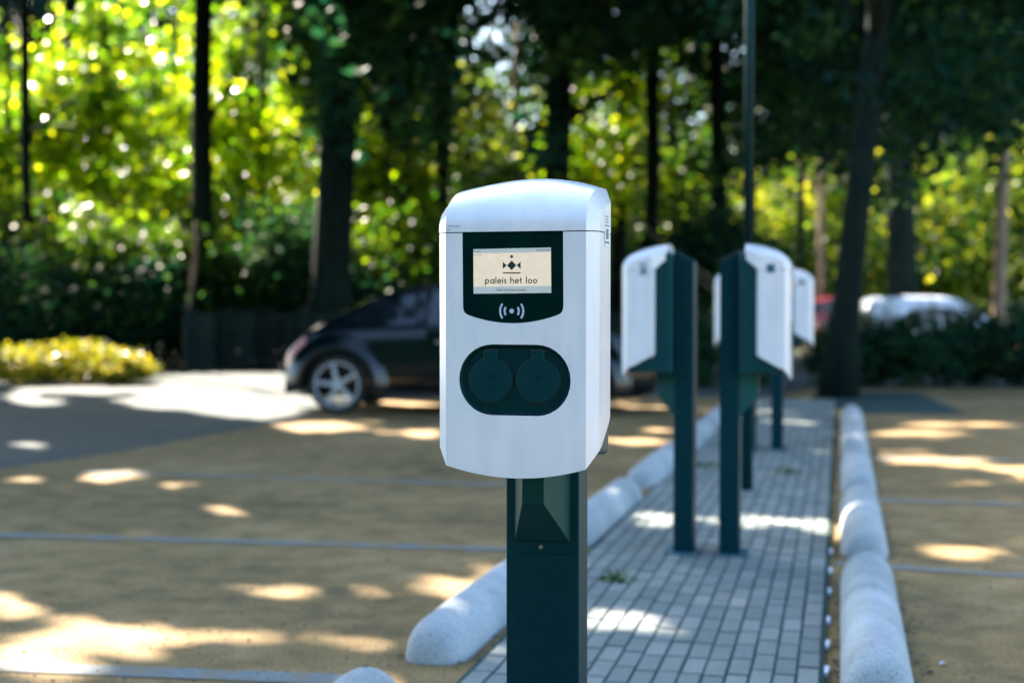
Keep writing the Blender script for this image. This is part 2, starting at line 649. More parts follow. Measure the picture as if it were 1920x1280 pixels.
def brick_vf(L, Wd, H=0.0195, c=0.0025):
    v, f = [], []
    for z, i in ((0, 0), (H - c, 0), (H, c)):
        v += [(-L / 2 + i, -Wd / 2 + i, z), (L / 2 - i, -Wd / 2 + i, z), (L / 2 - i, Wd / 2 - i, z), (-L / 2 + i, Wd / 2 - i, z)]
    for k in (0, 4):
        for i in range(4):
            j = (i + 1) % 4
            f.append((k + i, k + j, k + j + 4, k + i + 4))
    f.append((8, 9, 10, 11))
    return v, f


NC = 15
CW = (U1 - U0) / NC
bricks = []
for c in range(NC):
    s = S0 - random.random() * 0.2
    if c == NC - 1:
        s = S0
    k = 0
    while s < S1:
        L = 0.2
        if random.random() < 0.06:
            L = 0.1
        # a darker patch of cross-laid bricks by the post foot
        bricks.append((s + L / 2, U0 + CW * (c + 0.5), L - 0.018 + random.uniform(-0.003, 0.001), c))
        s += L + random.uniform(-0.001, 0.002)
seen_b = []
far_b = []
for b in bricks:
    x, y = isl(b[0], b[1])
    px, py = to_px(np.array([[x, y, 0.02]]))
    (seen_b if (-20 < px[0] < 1940 and py[0] < 1300) else far_b).append((y, b))
seen_b.sort(key=lambda q: q[0])
far_b += seen_b[300:]
seen_b = seen_b[:300]
brick_meshes = {}


def place_brick(b):
    x, y = isl(b[0], b[1])
    z = 0.004 + random.uniform(-0.0014, 0.0014)
    rz = math.pi / 2 - ANG + random.uniform(-0.007, 0.007)
    return (x + random.uniform(-.001, .001), y, z), (random.uniform(-.006, .006), random.uniform(-.004, .004), rz)


for _, b in seen_b:
    key = 0.2 if b[2] > 0.15 else 0.1
    if key not in brick_meshes:
        v, f = brick_vf(key - 0.018, CW - 0.009)
        brick_meshes[key] = mesh_from('brick', v, f, M['brick'])
    loc, rot = place_brick(b)
    link('brick', brick_meshes[key], pave, loc, rot)
fb = MB()
for _, b in far_b:
    loc, rot = place_brick(b)
    v, f = brick_vf(b[2], CW - 0.008)
    mt = Matrix.Translation(loc) @ Matrix.Rotation(rot[2], 4, 'Z')
    fb.add([tuple(mt @ Vector(p)) for p in v], f)
o = fb.obj('bricks', M['brick'], pave)
o['kind'] = 'stuff'

# white plastic tabs of the paving edge
for s_ in (4.62, 4.98, 5.36, 5.90, 6.35, 6.85):
    x, y = isl(s_, U1 + 0.018)
    v, f = box_vf(-0.045, 0.045, -0.008, 0.008, 0, 0.016)
    obj('edging_tab', v, f, M['tab'], pave, loc=(x, y, 0.003), rot=(0, 0, math.pi / 2 - ANG + random.uniform(-.06, .06)), bevel=0.002)


# ------------------------------------------------------------------ rounded kerb stones
def kerb_stone(s0, s1, u0, u1, label, groove=None):
    a = np.array(isl(s0, u0))
    b = np.array(isl(s1, u1))
    L = float(np.linalg.norm(b - a))
    ang = math.atan2(b[1] - a[1], b[0] - a[0])
    r, h = 0.112, 0.145
    st = []
    nE = 9
    for i in range(nE):
        t = i / (nE - 1) * math.pi / 2
        st.append((0.13 * (1 - math.cos(t)), max(math.sin(t), 0.02) ** 0.5))
    mid = [(0.15 + (L - 0.30) * k / 14, 1.0) for k in range(1, 14)]
    if groove:
        g = groove - s0
        mid = [m_ for m_ in mid if abs(m_[0] - g) > 0.04] + [(g - 0.012, 1.0), (g - 0.004, 0.955), (g + 0.004, 0.955), (g + 0.012, 1.0)]
        mid.sort()
    far = [(0.14 * (1 - math.cos(i / (nE - 1) * math.pi / 2)), max(math.sin(i / (nE - 1) * math.pi / 2), 0.02) ** 0.7) for i in range(nE)]
    mid = [m_ for m_ in mid if m_[0] < L - 0.18]
    st = st + mid + [(L - x, k) for x, k in reversed(far)]
    n = 16
    v, f = [], []
    for x, k in st:
        for j in range(n + 1):
            t = math.pi * j / n
            w = 1 + 0.005 * math.sin(7 * x + 3 * t)
            v.append((x, r * k * w * math.cos(t), -0.02 + (h + 0.02) * (k * w) * math.sin(t) ** 0.85 if math.sin(t) > 0 else -0.02))
    for i in range(len(st) - 1):
        for j in range(n):
            q = i * (n + 1) + j
            f.append((q, q + 1, q + n + 2, q + n + 1))
    f.append(tuple(range(n + 1)))
    f.append(tuple((len(st) - 1) * (n + 1) + j for j in range(n + 1)))
    o = obj('kerb_stone', v, f, M['stone'], smooth=True, loc=(float(a[0]), float(a[1]), 0), rot=(0, 0, ang))
    tag(o, label, 'kerb stone', 'rounded kerb stones along the paved island')


def ul(s):
    return -1.307 + (s - 4.5) * 0.0155


KS = [(2.2, 3.97), (4.46, 6.25), (6.74, 8.50), (8.98, 10.74), (11.18, 12.90), (13.34, 15.0)]
for (a_, b_), lb in zip(KS, ['pale kerb stone with only its rounded tip showing at the bottom edge of the photo',
                             'pale kerb stone with sunlit top running in behind the left of the front charger post',
                             'pale rounded kerb stone just right of the front charger post below its housing',
                             'pale rounded kerb stone partly hidden by the left post of the nearer charger pair',
                             'pale kerb stone seen in the gap between the two posts of the nearer charger pair',
                             'last pale kerb stone of the left row, furthest away between the paired posts']):
    kerb_stone(a_, b_, ul(a_), ul(b_), lb)
for (a_, b_), lb, gv in zip(KS[1:], ['long nearest kerb stone right of the brick paving, grey with a groove across',
                                     'second kerb stone of the right row with a broad sunlit band across its front half',
                                     'third kerb stone of the right row, pale, behind the one with the sunlit band',
                                     'fourth kerb stone of the right row, small and striped by sun',
                                     'furthest kerb stone of the right row near the foot of the leaning tree'], [5.38, 0, 0, 0, 0]):
    kerb_stone(a_ - (0.16 if gv else 0), b_, 0.117, 0.117, lb, groove=gv or None)


# ------------------------------------------------------------------ charging stations
def rounded_top_panel():
    """outline of the display glass, (x, z)"""
    pts = [(0.1005, 1.331), (0.1015, 1.180)]
    pts += [(0.100, 1.172), (0.096, 1.166), (0.088, 1.162)]
    for i in range(1, 12):
        t = i / 12
        x = 0.088 + (-0.100 - 0.088) * t
        pts.append((x, 1.162 - 0.0165 * (1 - (2 * t - 1) ** 2)))
    pts += [(-0.100, 1.162), (-0.107, 1.166), (-0.1105, 1.172), (-0.1115, 1.180), (-0.1125, 1.331)]
    return pts


def stadium(cx, cz, hw, hh, n=14):
    r = hh
    e = hw - hh * 0.98
    pts = []
    for a, b in arc(0, 0, 1, -90, 90, n):
        pts.append((cx + e + a * r * 0.98, cz + b * r))
    for a, b in arc(0, 0, 1, 90, 270, n):
        pts.append((cx - e + a * r * 0.98, cz + b * r))
    return pts


YF = -0.275
LIDP = []
for _i in range(27):
    _t = math.pi / 2 * _i / 26
    LIDP.append((-0.070 - 0.205 * abs(math.cos(_t)) ** 0.8, 1.331 + 0.099 * math.sin(_t) ** 0.8))


def zb(x):                       # bottom edge of the white front, a shallow arc
    return 0.8285 + 0.0225 * (x / 0.148) ** 2


def make_station(label):
    root = empty('charging_station', (0, 0, 0), 0, label, 'charging station', 'charging stations on the paved island')
    # post with slanted top
    x0, x1, px = -0.083, 0.083, 0.000
    v = [(x0 + px, -0.045, 0), (x1 + px, -0.045, 0), (x1 + px, 0.045, 0), (x0 + px, 0.045, 0),
         (x0 + px, -0.045, 1.425), (x1 + px, -0.045, 1.425), (x1 + px, 0.045, 1.375), (x0 + px, 0.045, 1.375)]
    post = obj('post', v, box_vf(0, 1, 0, 1, 0, 1)[1], M['post'], root, bevel=0.004, seg=3)
    v, f = box_vf(x0 + px - 0.022, x1 + px + 0.022, -0.085, 0.055, 0.0, 0.034)
    obj('base_plate', v, f, M['plate'], root, bevel=0.003)
    # cable duct wedge below the housing
    zt, zm, z0 = 0.90, 0.755, 0.662
    yb, yf = -0.0455, -0.128
    wb, wf = 0.063, 0.024
    c = px
    v = [(c - wb, yb, z0), (c + wb, yb, z0), (c - wf, yf, zm), (c + wf, yf, zm), (c - wf, yf, zt), (c + wf, yf, zt),
         (c - wb, yb, zt), (c + wb, yb, zt)]
    f = [(0, 1, 3, 2), (2, 3, 5, 4), (1, 7, 5, 3), (0, 2, 4, 6), (4, 5, 7, 6)]
    duct = obj('cable_duct', v, f, M['duct'], root, bevel=0.0015)
    v, f = box_vf(c - 0.064, c + 0.064, -0.0478, -0.0452, 0.636, 0.6615)
    obj('flange', v, f, M['post'], duct, bevel=0.001)
    mb = MB()
    mb.tube([(c - 0.002, -0.0475, 0.650), (c - 0.002, -0.0505, 0.650)], [0.0055, 0.0042], 14)
    scr = mb.obj('screw', M['steel'], duct, smooth=False)
    mb = MB()
    mb.tube([(c - 0.002, -0.0503, 0.650), (c - 0.002, -0.0508, 0.650)], 0.0018, 6)
    mb.obj('screw_socket', M['ink'], duct)

    # slate back part between housing and post
    hb = 0.150
    prof = [(-0.246, 0.862), (-0.15, 0.868), (-0.0455, 0.858), (-0.0455, 1.405), (-0.075, 1.418), (-0.16, 1.405), (-0.235, 1.36), (-0.25, 1.33)]
    n = len(prof)
    v, f = [], []
    for xx, k in ((-hb, 0.0), (-hb + 0.0, 0), (hb, 0), (hb, 0.0)):
        pass
    v = [(-hb, y, z) for y, z in prof] + [(hb, y, z) for y, z in prof]
    f = [tuple(range(n)), tuple(range(2 * n - 1, n - 1, -1))] + [(i, (i + 1) % n, (i + 1) % n + n, i + n) for i in range(n)]
    obj('back_housing', v, f, M['back'], root, bevel=0.012, seg=3, angle=40)

    # white front: flat face with the display notch and the socket opening
    pan = rounded_top_panel()
    outer = [(-0.148 + 0.296 * i / 16, zb(-0.148 + 0.296 * i / 16)) for i in range(17)]
    outer += [(0.148, 1.3305)]
    outer += [(p[0], min(p[1], 1.3305)) for p in pan]
    outer += [(-0.148, 1.3305)]
    hole = stadium(-0.0015, 1.0295, 0.1180, 0.0725, 16)
    polys = [[Vector((a, b, 0)) for a, b in outer], [Vector((a, b, 0)) for a, b in hole]]
    tris = tessellate_polygon(polys)
    allp = outer + hole
    mb = MB()
    mb.add([(a, YF, b) for a, b in allp], tris)

    def wall(loop, depth, closed):
        m_ = len(loop)
        vv = [(a, YF, b) for a, b in loop] + [(a, YF + depth, b) for a, b in loop]
        ff = [(i, (i + 1) % m_, (i + 1) % m_ + m_, i + m_) for i in range(m_ if closed else m_ - 1)]
        mb.add(vv, ff)
    wall(hole, 0.012, True)
    wall([(p[0], min(p[1], 1.3305)) for p in pan], 0.006, False)
    # bevels, sides
    for sg in (-1, 1):
        xb, xs = 0.148 * sg, 0.170 * sg
        ys = YF + 0.026
        yr = -0.135
        vv = [(xb, YF, zb(0.148)), (xs, ys, 0.886), (xs, ys, 1.3305), (xb, YF, 1.3305)]
        mb.add(vv, [(0, 1, 2, 3)])
        vv = [(xs, ys, 0.886), (xs, -0.225, 0.893), (xs, yr - 0.012, 0.936), (xs, yr, 0.95), (xs, yr, 1.3305), (xs, ys, 1.3305)]
        mb.add(vv, [tuple(range(6))])
        # inward return of the rear edge
        vv = [(xs, yr - 0.012, 0.936), (xs, yr, 0.95), (xs, yr, 1.3305), (xs - 0.022 * sg, yr + 0.012, 1.3305), (xs - 0.022 * sg, yr + 0.012, 0.95), (xs - 0.022 * sg, yr, 0.936)]
        mb.add(vv, [(0, 1, 4, 5), (1, 2, 3, 4)])
    # lower lip: returns inward so the shell has thickness
    lo = [(-0.170, YF + 0.026, 0.886)] + [(a, YF, b) for a, b in outer[:17]] + [(0.170, YF + 0.026, 0.886)]
    li = [(-0.164, YF + 0.034, 0.890)] + [(a * 0.97, YF + 0.010, b + 0.004) for a, b in outer[:17]] + [(0.164, YF + 0.034, 0.890)]
    m_ = len(lo)
    mb.add(lo + li, [(i, i + 1, i + 1 + m_, i + m_) for i in range(m_ - 1)])
    for sg in (-1, 1):
        a_ = [(0.170 * sg, YF + 0.026, 0.886), (0.170 * sg, -0.225, 0.893), (0.170 * sg, -0.147, 0.936)]
        b_ = [(0.158 * sg, YF + 0.034, 0.892), (0.158 * sg, -0.222, 0.899), (0.150 * sg, -0.147, 0.940)]
        mb.add(a_ + b_, [(0, 1, 4, 3), (1, 2, 5, 4)])
    mb.obj('housing', M['white'], root, bevel=0.0016, seg=2, angle=25)

    # white lid: crowned hood running from the seam back to the post
    mb = MB()
    nx = 12
    xs_ = [-0.148 + 0.296 * i / nx for i in range(nx + 1)]
    NP = len(LIDP)
    rows = []
    for k, (y, z) in enumerate(LIDP):
        w = min(1.0, max(0.0, (z - 1.331) / 0.099)) ** 1.3 * min(1.0, max(0.0, 0.25 + 0.75 * (y + 0.275) / 0.205))
        rows.append([(x, y - 0.0008, (z + 0.0015 if k == 0 else z) + 0.026 * w * (1 - (x / 0.148) ** 2)) for x in xs_])
    base = len(mb.v)
    for r_ in rows:
        mb.v += r_
    for k in range(NP - 1):
        for i in range(nx):
            q = base + k * (nx + 1) + i
            mb.f.append((q, q + 1, q + nx + 2, q + nx + 1))
    for sg in (-1, 1):
        crown = [(0.148 * sg, y - 0.0008, z + (0.0015 if k == 0 else 0)) for k, (y, z) in enumerate(LIDP)]
        side = []
        for k, (y, z) in enumerate(LIDP):
            a0 = LIDP[max(k - 1, 0)]
            a1 = LIDP[min(k + 1, NP - 1)]
            dy, dz = a1[0] - a0[0], a1[1] - a0[1]
            if k == 0:
                dy, dz = 0, 1
            l = math.hypot(dy, dz)
            ny, nz = dz / l, -dy / l
            y = min(y, -0.137 - ny * 0.026)
            side.append((0.1705 * sg, y + ny * 0.026 - 0.0004, z + (0.0015 if k == 0 else 0) + nz * (0.026 + 0.006 * k / NP)))
        m_ = NP
        mb.add(crown + side, [(i, i + 1, i + 1 + m_, i + m_) for i in range(m_ - 1)])
        # flat cheek of the lid
        cheek = side + [(0.1705 * sg, -0.135, 1.3325)]
        mb.add(cheek, [tuple(range(len(cheek)))])
        back = [crown[-1], side[-1], (0.1705 * sg, -0.135, 1.3325), (0.150 * sg, -0.125, 1.3325), (0.148 * sg, -0.0705, 1.385)]
        mb.add(back, [(0, 1, 4), (1, 2, 3, 4)])
    rr = rows[-1]
    mb.add(list(rr) + [(x, -0.0705, 1.385) for x in xs_], [(i, i + 1, i + 1 + nx + 1, i + nx + 1) for i in range(nx)])
    mb.obj('lid', M['white'], root, bevel=0.0016, seg=2, angle=22, smooth=False)
    lid = root.children[-1]
    me = lid.data
    # smooth only the crown surface
    for p in me.polygons:
        if abs(p.normal.x) < 0.30:
            p.use_smooth = True

    # display glass
    yg = YF + 0.0026
    pan2 = [(p[0] * 0.9955 - 0.00002, p[1] + 0.0006 if p[1] < 1.32 else 1.3312) for p in pan]
    mb = MB()
    mb.prism_y(pan2, yg, yg + 0.003)
    disp = mb.obj('display_panel', M['glass'], root)
    sc = [(-0.0888, 1.2058), (0.0755, 1.2072), (0.0748, 1.2990), (-0.0893, 1.2972)]
    flat_polys('screen', [sc], yg - 0.0002, M['screen'], disp)
    flat_polys('screen_bar', [[(-0.0888, 1.2058), (0.0755, 1.2072), (0.0755, 1.2215), (-0.0888, 1.2200)]], yg - 0.0003, M['screen_bar'], disp)
    flat_polys('screen_bar', [[(-0.0893, 1.2885), (0.0749, 1.2900), (0.0748, 1.2990), (-0.0893, 1.2972)]], yg - 0.0003, M['screen_bar'], disp)
    cx = -0.0075
    cz = 1.2635
    lg = [[(cx, cz + 0.0220), (cx + 0.0037, cz + 0.0180), (cx, cz + 0.0140), (cx - 0.0037, cz + 0.0180)],
          [(cx, cz + 0.0097), (cx + 0.0098, cz), (cx, cz - 0.0097), (cx - 0.0098, cz)],
          [(cx + 0.0188, cz + 0.0073), (cx + 0.0106, cz), (cx + 0.0188, cz - 0.0073)],
          [(cx - 0.0188, cz + 0.0073), (cx - 0.0106, cz), (cx - 0.0188, cz - 0.0073)],
          [(cx - 0.0188, cz - 0.0166), (cx + 0.0188, cz - 0.0166), (cx + 0.0188, cz - 0.0142), (cx - 0.0188, cz - 0.0142)]]
    flat_polys('crown_logo', lg, yg - 0.0005, M['ink'], disp)
    # "paleis het loo" drawn as round single-weight letters
    xh, w = 0.0090, 0.00190
    r_ = xh / 2 - w / 2
    pol = []
    X = -0.0640
    Z = 1.2266
    asc = 0.0140

    def o_(x):
        return stroke(arc(x + r_ + w / 2, Z + xh / 2, r_, 0, 352, 24), w, True)
    adv = {'p': 0.0118, 'a': 0.0114, 'l': 0.0046, 'e': 0.0108, 'i': 0.0044, 's': 0.0082, ' ': 0.0062, 'h': 0.0104, 't': 0.0078, 'o': 0.0112}
    tot = sum(adv[ch] for ch in 'paleis het loo')
    sxs = 0.1115 / tot
    for ch in 'paleis het loo':
        if ch in 'pao':
            pol += o_(X)
        if ch == 'p':
            pol += stroke([(X + w / 2, Z + xh), (X + w / 2, Z - 0.0040)], w)
        if ch == 'a':
            pol += stroke([(X + xh - w / 2, Z + xh), (X + xh - w / 2, Z)], w)
        if ch == 'l':
            pol += stroke([(X + w / 2 + .0004, Z), (X + w / 2 + .0004, Z + asc)], w)
        if ch == 'e':
            pol += stroke(arc(X + r_ + w / 2, Z + xh / 2, r_, 2, 318, 20), w)
            pol += stroke([(X + w, Z + xh / 2), (X + xh - w / 2 + .0003, Z + xh / 2)], w * 0.9)
        if ch == 'i':
            pol += stroke([(X + w / 2, Z), (X + w / 2, Z + xh)], w)
            pol += stroke([(X + w / 2, Z + xh + 0.0019), (X + w / 2, Z + xh + 0.0036)], w * 1.2)
        if ch == 's':
            rr_ = xh / 4 - w / 4
            a1 = arc(X + 0.0028, Z + xh - w / 2 - rr_, rr_, 35, 270, 10)
            a2 = arc(X + 0.0028, Z + w / 2 + rr_, rr_, 90, -145, 10)
            pol += stroke(a1 + a2[1:], w)
        if ch == 'h':
            pol += stroke([(X + w / 2, Z), (X + w / 2, Z + asc)], w)
            pol += stroke([(X + 0.0072, Z)] + arc(X + 0.0040, Z + xh - w / 2 - 0.0032, 0.0032, 0, 175, 10), w)
        if ch == 't':
            pol += stroke([(X + 0.0022, Z + xh + 0.0028), (X + 0.0022, Z + 0.002)] + arc(X + 0.0042, Z + 0.002 + w / 2, 0.002, 190, 290, 6), w)
            pol += stroke([(X + 0.0002, Z + xh - w / 2), (X + 0.0050, Z + xh - w / 2)], w)
        X += adv[ch] * sxs
    flat_polys('lettering', pol, yg - 0.0005, M['ink'], disp)
    text_obj('Kaart voor lezer houden', 0.0072, -0.0085, yg - 0.0005, 1.2115, M['ink'], disp, wide=0.86)
    text_obj('22-06-2021 08:43', 0.0050, 0.0735, yg - 0.0005, 1.2925, M['ink'], disp, wide=0.84, align=1)
    text_obj('NL-ALN', 0.0042, -0.0880, yg - 0.0005, 1.2912, M['ink'], disp, wide=0.9, align=-1)
    text_obj('ace   0.00', 0.0042, -0.0880, yg - 0.0005, 1.2838, M['ink'], disp, wide=0.9, align=-1)
    # contactless symbol
    nz = 1.1704
    nf = []
    for rr_, hh in ((0.0150, 33), (0.0245, 37)):
        for c0 in (0, 180):
            nf += stroke(arc(cx, nz, rr_, c0 - hh, c0 + hh, 14), 0.0042)
    nf.append(arc(cx, nz, 0.0050, 0, 345, 22))
    flat_polys('card_symbol', nf, yg - 0.0004, M['symbol'], disp)

    # socket plate with two hinged covers
    mb = MB()
    out_l = stadium(-0.0015, 1.0295, 0.1172, 0.0717, 16)
    in_l = stadium(-0.0015, 1.0295, 0.1105, 0.0650, 16)
    m_ = len(out_l)
    yo, yi = YF + 0.0005, YF + 0.0065
    mid_l = stadium(-0.0015, 1.0295, 0.1150, 0.0695, 16)
    vv = [(a, yo + 0.0035, b) for a, b in out_l] + [(a, yo, b) for a, b in mid_l] + [(a, yi, b) for a, b in in_l]
    ff = [(i, (i + 1) % m_, (i + 1) % m_ + m_, i + m_) for i in range(m_)]
    ff += [(i + m_, (i + 1) % m_ + m_, (i + 1) % m_ + 2 * m_, i + 2 * m_) for i in range(m_)]
    ff += [tuple(range(2 * m_, 3 * m_))]
    mb.add(vv, ff)
    plate = mb.obj('socket_plate', M['socket'], root)
    for ccx in (-0.0530, 0.0475):
        mb = MB()
        rc = 0.0455
        lp = []
        hw = 0.0135
        a_t = math.degrees(math.asin(hw / rc))
        lp += arc(ccx, 1.0290, rc, 90 + a_t, 450 - a_t, 44)
        lp += [(ccx + hw, 1.0890), (ccx - hw, 1.0890)]
        # dark strip round the cover, standing in for its shaded gap
        lg_ = arc(ccx, 1.0285, rc + 0.0022, 90 + a_t + 2, 450 - a_t - 2, 44) + [(ccx + hw + 0.0025, 1.0925), (ccx - hw - 0.0025, 1.0925)]
        g = MB()
        g.prism_y(lg_, yi - 0.0003, yi + 0.0005)
        g.obj('cover_gap_shade', M['ink'], plate)
        mb.prism_y(lp, yi - 0.0058, yi)
        cov = mb.obj('socket_cover', M['cover'], plate, bevel=0.0016, seg=3)
        # embossed triangle and two lines of raised marks
        tri = MB()
        yy = yi - 0.0060
        tri.prism_y([(ccx - 0.009, 1.0430), (ccx + 0.009, 1.0430), (ccx + 0.001, 1.0270), (ccx - 0.001, 1.0270)], yy, yy + 0.0004)
        tri.obj('embossing', M['socket'], plate)
        tri = MB()
        for zz_, ww in ((1.0205, 0.013), (1.0150, 0.017)):
            for q in range(7):
                xx = ccx - ww + 2 * ww * q / 7
                tri.box(xx, xx + ww * 0.2, yy, yy + 0.0003, zz_ - 0.0011, zz_ + 0.0011)
        tri.obj('embossing', M['socket'], plate)
    # stickers on the right cheek, small print on the lid
    xs1 = 0.1709
    for (yA, yB, zA, zB, mt) in ((-0.199, -0.150, 1.304, 1.371, 'sticker'),):
        o = obj('sticker', [(xs1, yA, zA), (xs1, yB, zA), (xs1, yB, zB), (xs1, yA, zB)], [(0, 1, 2, 3)], M[mt], root)
        bars = MB()
        xq = xs1 + 0.0003
        bars.add([(xq, yA + .003, zB - .026), (xq, yB - .003, zB - .026), (xq, yB - .003, zB - .023), (xq, yA + .003, zB - .023)], [(0, 1, 2, 3)])
        bars.add([(xq, yA + .003, zA + .006), (xq, yB - .003, zA + .006), (xq, yB - .003, zA + .010), (xq, yA + .003, zA + .010)], [(0, 1, 2, 3)])
        for q in range(3):
            bars.add([(xq, yA + .006, zB - .019 + q * .006), (xq, yB - .012, zB - .019 + q * .006), (xq, yB - .012, zB - .0165 + q * .006), (xq, yA + .006, zB - .0165 + q * .006)], [(0, 1, 2, 3)])
        # the printed block in the middle, kept as a plain dark panel
        bars.add([(xq, yA + .012, zA + .015), (xq, yB - .012, zA + .015), (xq, yB - .012, zB - .031), (xq, yA + .012, zB - .031)], [(0, 1, 2, 3)])
        b = bars.obj('sticker_print', M['sticker_ink'], o)
    o = obj('sticker', [(-0.1709, -0.205, 1.318), (-0.1709, -0.168, 1.318), (-0.1709, -0.168, 1.357), (-0.1709, -0.205, 1.357)], [(0, 1, 2, 3)], M['sticker_ink'], root)
    text_obj('TYPE: 904460', 0.0048, -0.143, YF - 0.0016, 1.3430, M['sticker_ink'], root, 'small_print', 0.95, align=-1)
    text_obj('NG', 0.0048, -0.144, YF - 0.0012, 1.3365, M['sticker_ink'], root, 'small_print', 0.95, align=-1)
    return root


def copy_tree(o, parent=None):
    c = o.copy()
    COL.objects.link(c)
    c.parent = parent
    for ch in o.children:
        copy_tree(ch, c)
    return c


st = make_station('big white charging station in sharp focus with lit screen and two round socket covers')
A1 = R(15.3)                      # the front station is turned a little further than the island runs
p = np.array([0.006, 2.90]) + np.array([math.sin(A1), math.cos(A1)]) * 0.275
st.location = (p[0], p[1], 0)
st.rotation_euler = (0, 0, -A1)
places = [
    (0.808, 6.62, -math.pi / 2 - ANG, 'charging station of the nearer pair, its white housing turned towards the black car'),
    (1.013, 6.573, math.pi / 2 - ANG, 'charging station of the nearer pair, its white housing turned towards the right kerb stones'),
    (1.895, 11.277, -math.pi / 2 - ANG, 'charging station of the far pair, mostly hidden behind the post of the nearer pair'),
    (2.10, 11.23, math.pi / 2 - ANG, 'small far charging station facing right, its white housing just right of the nearer pair'),
]
for x, y, rz, lb in places:
    c = copy_tree(st)
    c.location = (x, y, 0)
    c.rotation_euler = (0, 0, rz)
    c['label'] = lb

# ------------------------------------------------------------------ lamp post
lp = empty('lamp_post', (1.46, 8.81, 0), -ANG, 'tall slim dark lamp post rising behind the nearer pair of charging stations', 'lamp post')
mb = MB()
mb.box(-0.036, 0.036, -0.036, 0.036, 0, 1.45)
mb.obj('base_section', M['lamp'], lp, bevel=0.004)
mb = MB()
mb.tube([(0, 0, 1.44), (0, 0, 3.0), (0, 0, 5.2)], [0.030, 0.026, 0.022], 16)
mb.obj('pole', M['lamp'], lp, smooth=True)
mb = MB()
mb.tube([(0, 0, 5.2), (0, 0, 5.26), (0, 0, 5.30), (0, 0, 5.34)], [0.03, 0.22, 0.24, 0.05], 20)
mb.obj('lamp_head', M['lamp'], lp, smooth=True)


# ------------------------------------------------------------------ cars
def interp(tab, x):
    return float(np.interp(x, [a for a, b in tab], [b for a, b in tab]))


TOP = [(0, 0.56), (0.06, 0.64), (0.17, 0.745), (0.36, 0.90), (0.64, 1.075), (0.96, 1.235), (1.2, 1.325), (1.5, 1.395), (1.9, 1.43), (2.2, 1.405), (2.5, 1.31),
       (2.8, 1.14), (3.05, 0.99), (3.3, 0.925), (3.6, 0.86), (3.85, 0.77), (4.0, 0.66), (4.07, 0.56)]
WID = [(0, 0.52), (0.1, 0.66), (0.3, 0.76), (0.6, 0.80), (1.2, 0.80), (3.0, 0.80), (3.6, 0.77), (3.9, 0.66), (4.07, 0.50)]
BOT = [(0, 0.40), (0.12, 0.24), (0.3, 0.19), (3.8, 0.19), (3.98, 0.26), (4.07, 0.40)]


TOP_SALOON = list(TOP)
TOP_ESTATE = [(0, 0.62), (0.08, 0.95), (0.25, 1.30), (0.45, 1.43), (0.8, 1.465), (1.6, 1.475), (2.3, 1.46), (2.65, 1.40), (3.0, 1.15), (3.2, 0.98), (3.6, 0.88), (3.85, 0.80), (4.0, 0.68), (4.07, 0.56)]


def car_pt(x, v):
    """v 0..1 runs from the sill up the side and over to the middle of the roof"""
    top, wd, bt = interp(TOP, x), interp(WID, x), interp(BOT, x)
    belt = min(top - 0.03, 0.90 - 0.05 * abs(x - 2) / 2)
    tab_y = [(0, wd * 0.93), (0.12, wd * 0.99), (0.3, wd), (0.5, wd * 0.955)]
    tab_z = [(0, bt), (0.12, bt + 0.12 * (belt - bt)), (0.3, bt + 0.55 * (belt - bt)), (0.5, belt)]
    cab = max(0.0, min(1.0, (top - belt) / 0.5))
    wr = wd * (0.955 - 0.30 * cab)
    tab_y += [(0.78, wr), (0.88, wr * 0.80), (1.0, 0)]
    zz = top - belt
    tab_z += [(0.78, belt + zz * 0.86), (0.88, belt + zz * 0.955), (1.0, top)]
    return interp(tab_y, v), interp(tab_z, v)


def car_patch(x0, x1, v0, v1, side, off, nx=10, nv=6, taper=(0, 0)):
    vv, ff = [], []
    for i in range(nx + 1):
        for j in range(nv + 1):
            tv = j / nv
            xa = x0 + taper[0] * tv
            xb = x1 + taper[1] * tv
            x = xa + (xb - xa) * i / nx
            v = v0 + (v1 - v0) * tv
            y, z = car_pt(x, v)
            y2, z2 = car_pt(x, min(v + 0.02, 1))
            dy, dz = y2 - y, z2 - z
            l = math.hypot(dy, dz) or 1
            vv.append((x, side * (y + dz / l * off), z - dy / l * off))
    for i in range(nx):
        for j in range(nv):
            q = i * (nv + 1) + j
            ff.append((q, q + 1, q + nv + 2, q + nv + 1))
    return vv, ff


